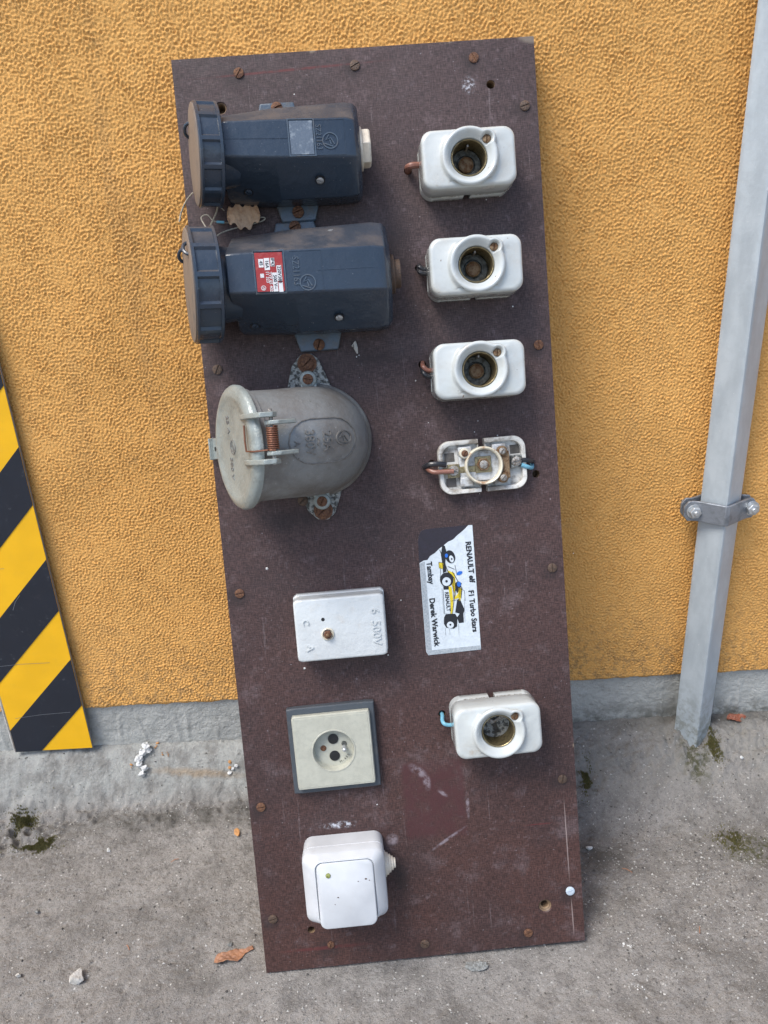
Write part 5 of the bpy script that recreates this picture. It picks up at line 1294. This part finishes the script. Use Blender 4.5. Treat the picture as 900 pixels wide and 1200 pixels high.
b_ = (0.0535, 0.7567)
lf = leaf('dry_leaf', 'pale crumpled leaf wedged between the two blue-grey sockets', ol3, pale_leaf_mat, onboard(b_[0], b_[1] - 0.001, 0.010), (0, 0, 0), 0.005)
lf.rotation_euler = (RB @ Matrix.Rotation(R(10), 3, 'X')).to_euler()

# seal wires hanging from the upper cap
def bstring(pts, r=0.0007): return [tuple(onboard(*p)) for p in spline(pts, 6)]
m = MB()
m.tube(bstring([(*(0.0358, 0.7736), 0.030), (*(0.0314, 0.7704), 0.024), (*(0.0326, 0.7669), 0.020), (*(0.0372, 0.7705), 0.022), (*(0.0365, 0.7735), 0.030)]), 0.0007, 6)
m.tube(bstring([(*(0.0326, 0.7669), 0.020), (*(0.0294, 0.7604), 0.014), (*(0.0246, 0.7547), 0.008), (*(0.0206, 0.7493), 0.006)]), 0.0008, 6)
m.tube(bstring([(*(0.0318, 0.7662), 0.020), (*(0.0333, 0.7642), 0.016), (*(0.0362, 0.7613), 0.012)]), 0.0005, 6)
m.tube(bstring([(*(0.0246, 0.7539), 0.008), (*(0.0198, 0.7594), 0.009), (*(0.0143, 0.7572), 0.010), (*(0.0170, 0.7497), 0.012), (*(0.0221, 0.7405), 0.020)]), 0.0006, 6)
m.tube(bstring([(*(0.0253, 0.7341), 0.024), (*(0.0340, 0.7414), 0.016), (*(0.0515, 0.7474), 0.008), (*(0.0674, 0.7506), 0.006), (*(0.0725, 0.7534), 0.006), (*(0.0678, 0.7545), 0.006), (*(0.0525, 0.7517), 0.006), (*(0.0337, 0.7520), 0.007), (*(0.0246, 0.7539), 0.008)]), 0.0006, 6)
m.tube(bstring([(*(0.0122, 0.7737), 0.030), (*(0.0041, 0.7710), 0.018), (*(-0.0034, 0.7643), 0.008), (*(-0.0068, 0.7559), 0.006)]), 0.0008, 6)
o = m.build('seal_string', string_mat); tag(o, 'thin grey looped seal string hanging from the upper socket cap', 'string')
m = MB(); m.tube(bstring([(*(0.0278, 0.7527), 0.009), (*(0.0348, 0.7518), 0.009)]), 0.0012, 8)
m.build('crimp_sleeve', insul_blue, o)

# moss and gravel
moss_n = fractal_noise(nx, ny, DG, 0.006, 0.05, 77, 1.0)
def mn(x, y):
    return moss_n[min(max(int((y - gy0) / DG), 0), ny - 1), min(max(int((x - gx0) / DG), 0), nx - 1)]
def moss(name, label, cx_, cy_2, rx, ry, n, seed, mat=moss_mat):
    rg = np.random.default_rng(seed); V = []; F = []
    for k in range(n):
        a = rg.uniform(0, 2 * math.pi); q = abs(rg.normal(0, 0.55)); q0 = q; x = cx_ + rx * q0 * math.cos(a); y = cy_2 + ry * q0 * math.sin(a); q = min(q, 1)
        if y > -0.004 or mn(x, y) < 1.1 * q - 1.0: continue
        z = gz(x, y); h = (1 - q * q) * 0.0040 + 0.0010; s_ = rg.uniform(0.0004, 0.0010)
        k0 = len(V); th = rg.uniform(0, 6.28)
        dx_, dy_ = rg.uniform(-0.001, 0.001, 2)
        V += [(x + s_ * math.cos(th), y + s_ * math.sin(th), z - 0.0005), (x + s_ * math.cos(th + 2.1), y + s_ * math.sin(th + 2.1), z - 0.0005), (x + s_ * math.cos(th + 4.2), y + s_ * math.sin(th + 4.2), z - 0.0005), (x + dx_, y + dy_, z + h * rg.uniform(0.5, 1.1))]
        F += [(k0, k0 + 1, k0 + 3), (k0 + 1, k0 + 2, k0 + 3), (k0 + 2, k0, k0 + 3)]
    o = mesh_obj(name, V, F, mat, smooth=False); o['kind'] = 'stuff'; o['label'] = label
    return o
a_ = (-0.4632, -0.0974); moss('moss', 'dark green moss cushion on the broken concrete at the left', a_[0], a_[1], 0.026, 0.015, 6000, 1)
a_ = (-0.4978, -0.0573); moss('moss', 'dark green moss cushion on the broken concrete at the left', a_[0], a_[1], 0.022, 0.020, 2200, 2)
a_ = (0.4096, -0.0478); moss('moss', 'olive moss patch in front of the post foot', a_[0], a_[1], 0.014, 0.030, 1500, 3)
a_ = (0.2408, -0.0723); moss('moss', 'olive moss patch beside the board', a_[0], a_[1], 0.012, 0.028, 1000, 4)
a_ = (0.3963, -0.1551); moss('moss', 'olive moss patch on the damp concrete at the right', a_[0], a_[1], 0.030, 0.030, 1000, 5)

def grit(name, n, mat, smin, smax, seed, density, label):
    rg = np.random.default_rng(seed); V = []; F = []
    k = 0
    while k < n:
        x = rg.uniform(-0.6, 0.7); y = rg.uniform(-0.56, -0.006)
        if rg.uniform() > density(x, y): continue
        k += 1
        s_ = smin * (smax / smin) ** (rg.uniform() ** 2.5); z = gz(x, y) + s_ * 0.25
        P = np.array([[1, 0, 0], [-.6, .8, 0], [-.5, -.85, 0], [.15, .1, .8], [0, 0, -.7], [.5, .6, .25]]) * s_ * rg.uniform(0.6, 1.25, (6, 3))
        a = rg.uniform(0, 6.28); c, s2 = math.cos(a), math.sin(a); k0 = len(V)
        V += [(x + c * p[0] - s2 * p[1], y + s2 * p[0] + c * p[1], z + p[2]) for p in P]
        F += [(k0 + i, k0 + j, k0 + l) for i, j, l in ((0, 5, 3), (5, 1, 3), (1, 2, 3), (2, 0, 3), (5, 0, 4), (1, 5, 4), (2, 1, 4), (0, 2, 4))]
    o = mesh_obj(name, V, F, mat, smooth=False); o['kind'] = 'stuff'; o['label'] = label
def dens(x, y):
    d = 0.16
    d += 0.9 * math.exp(-(((x - 0.50) / 0.20) ** 2 + ((y + 0.16) / 0.09) ** 2))
    d += 0.7 * math.exp(-(((x - 0.40) / 0.20) ** 2 + ((y + 0.26) / 0.12) ** 2))
    d += 0.8 * math.exp(-(((x + 0.48) / 0.06) ** 2 + ((y + 0.09) / 0.03) ** 2))
    d += 0.8 * math.exp(-(((x + 0.14) / 0.06) ** 2 + ((y + 0.36) / 0.03) ** 2))
    d += 0.5 * math.exp(-(((y + 0.055) / 0.012) ** 2)) * (x < 0)
    return min(1, d)
grit('pale_grit', 9000, grit_pale, 0.00045, 0.0019, 41, dens, 'tiny pale stone grains scattered over the concrete')
grit('dark_grit', 8000, grit_dark, 0.0005, 0.0020, 42, dens, 'tiny dark grains scattered over the concrete')
# a few bits of straw and twig
for (px_, L_, a_) in (((-0.2787, -0.1401), 0.010, 0.5), ((0.2590, -0.1900), 0.012, -0.6), ((0.3112, -0.2721), 0.009, 1.2), ((-0.3043, -0.2542), 0.008, 2.2)):
    m = MB(); x, y = px_; z = gz(x, y) + 0.0012
    m.tube([(x - L_ / 2 * math.cos(a_), y - L_ / 2 * math.sin(a_), z), (x, y + 0.0006, z + 0.0012), (x + L_ / 2 * math.cos(a_), y + L_ / 2 * math.sin(a_), z)], 0.0005, 5)
    o = m.build('twig', leaf_mat)
    tag(o, {0.5: 'tiny brown twig on the concrete nearest the wall foot at the left', -0.6: 'short brown twig on the gritty concrete right of the board', 1.2: 'small brown twig near the lower right corner of the picture', 2.2: 'tiny brown twig between the angular stone and the curled leaf'}[a_], 'twig')
# paint splashes
m = MB()
for (px_, s_) in (((0.2324, -0.2855), 0.0055), ((0.2289, -0.3161), 0.0035), ((0.2280, -0.3298), 0.0030)):
    for k in range(9):
        x = px_[0] + random.gauss(0, s_ * 0.5); y = px_[1] + random.gauss(0, s_ * 0.7); r_ = s_ * random.uniform(0.12, 0.4); z = gz(x, y) + 0.0004
        m.add([(x + r_ * random.uniform(.6, 1.3) * math.cos(a), y + r_ * random.uniform(.6, 1.3) * math.sin(a), z - 0.0006) for a in (0, 1, 2, 3, 4, 5)] + [(x, y, z + 0.0003)], [(i, (i + 1) % 6, 6) for i in range(6)])
o = m.build('paint_splash', foam_mat); o['kind'] = 'stuff'; o['label'] = 'white paint splashes on the concrete right of the board'
m = MB()
for (px_, s_) in (((-0.3233, 0.0687), 0.0035), ((-0.3152, 0.0582), 0.002), ((-0.3549, 0.0504), 0.0025), ((-0.2244, 0.0461), 0.004), ((-0.3076, 0.0588), 0.002)):
    for k in range(4):
        x = px_[0] + random.gauss(0, s_ * 0.4); z = px_[1] + random.gauss(0, s_ * 0.4); r_ = s_ * random.uniform(0.3, 0.6)
        y = -0.0022
        for yy in np.linspace(0, -0.06, 61):
            if gz(x, float(yy)) < z: y = float(yy); break
        m.lathe([(r_, 0.0), (r_ * 0.7, 0.0008), (r_ * 0.2, 0.0011)], 7, T(x, y - 0.0002, z) @ Matrix.Rotation(R(60), 4, 'X'))
o = m.build('orange_paint_splash', chip_mat); o['kind'] = 'stuff'; o['label'] = 'orange wall paint spots on the wall foot'
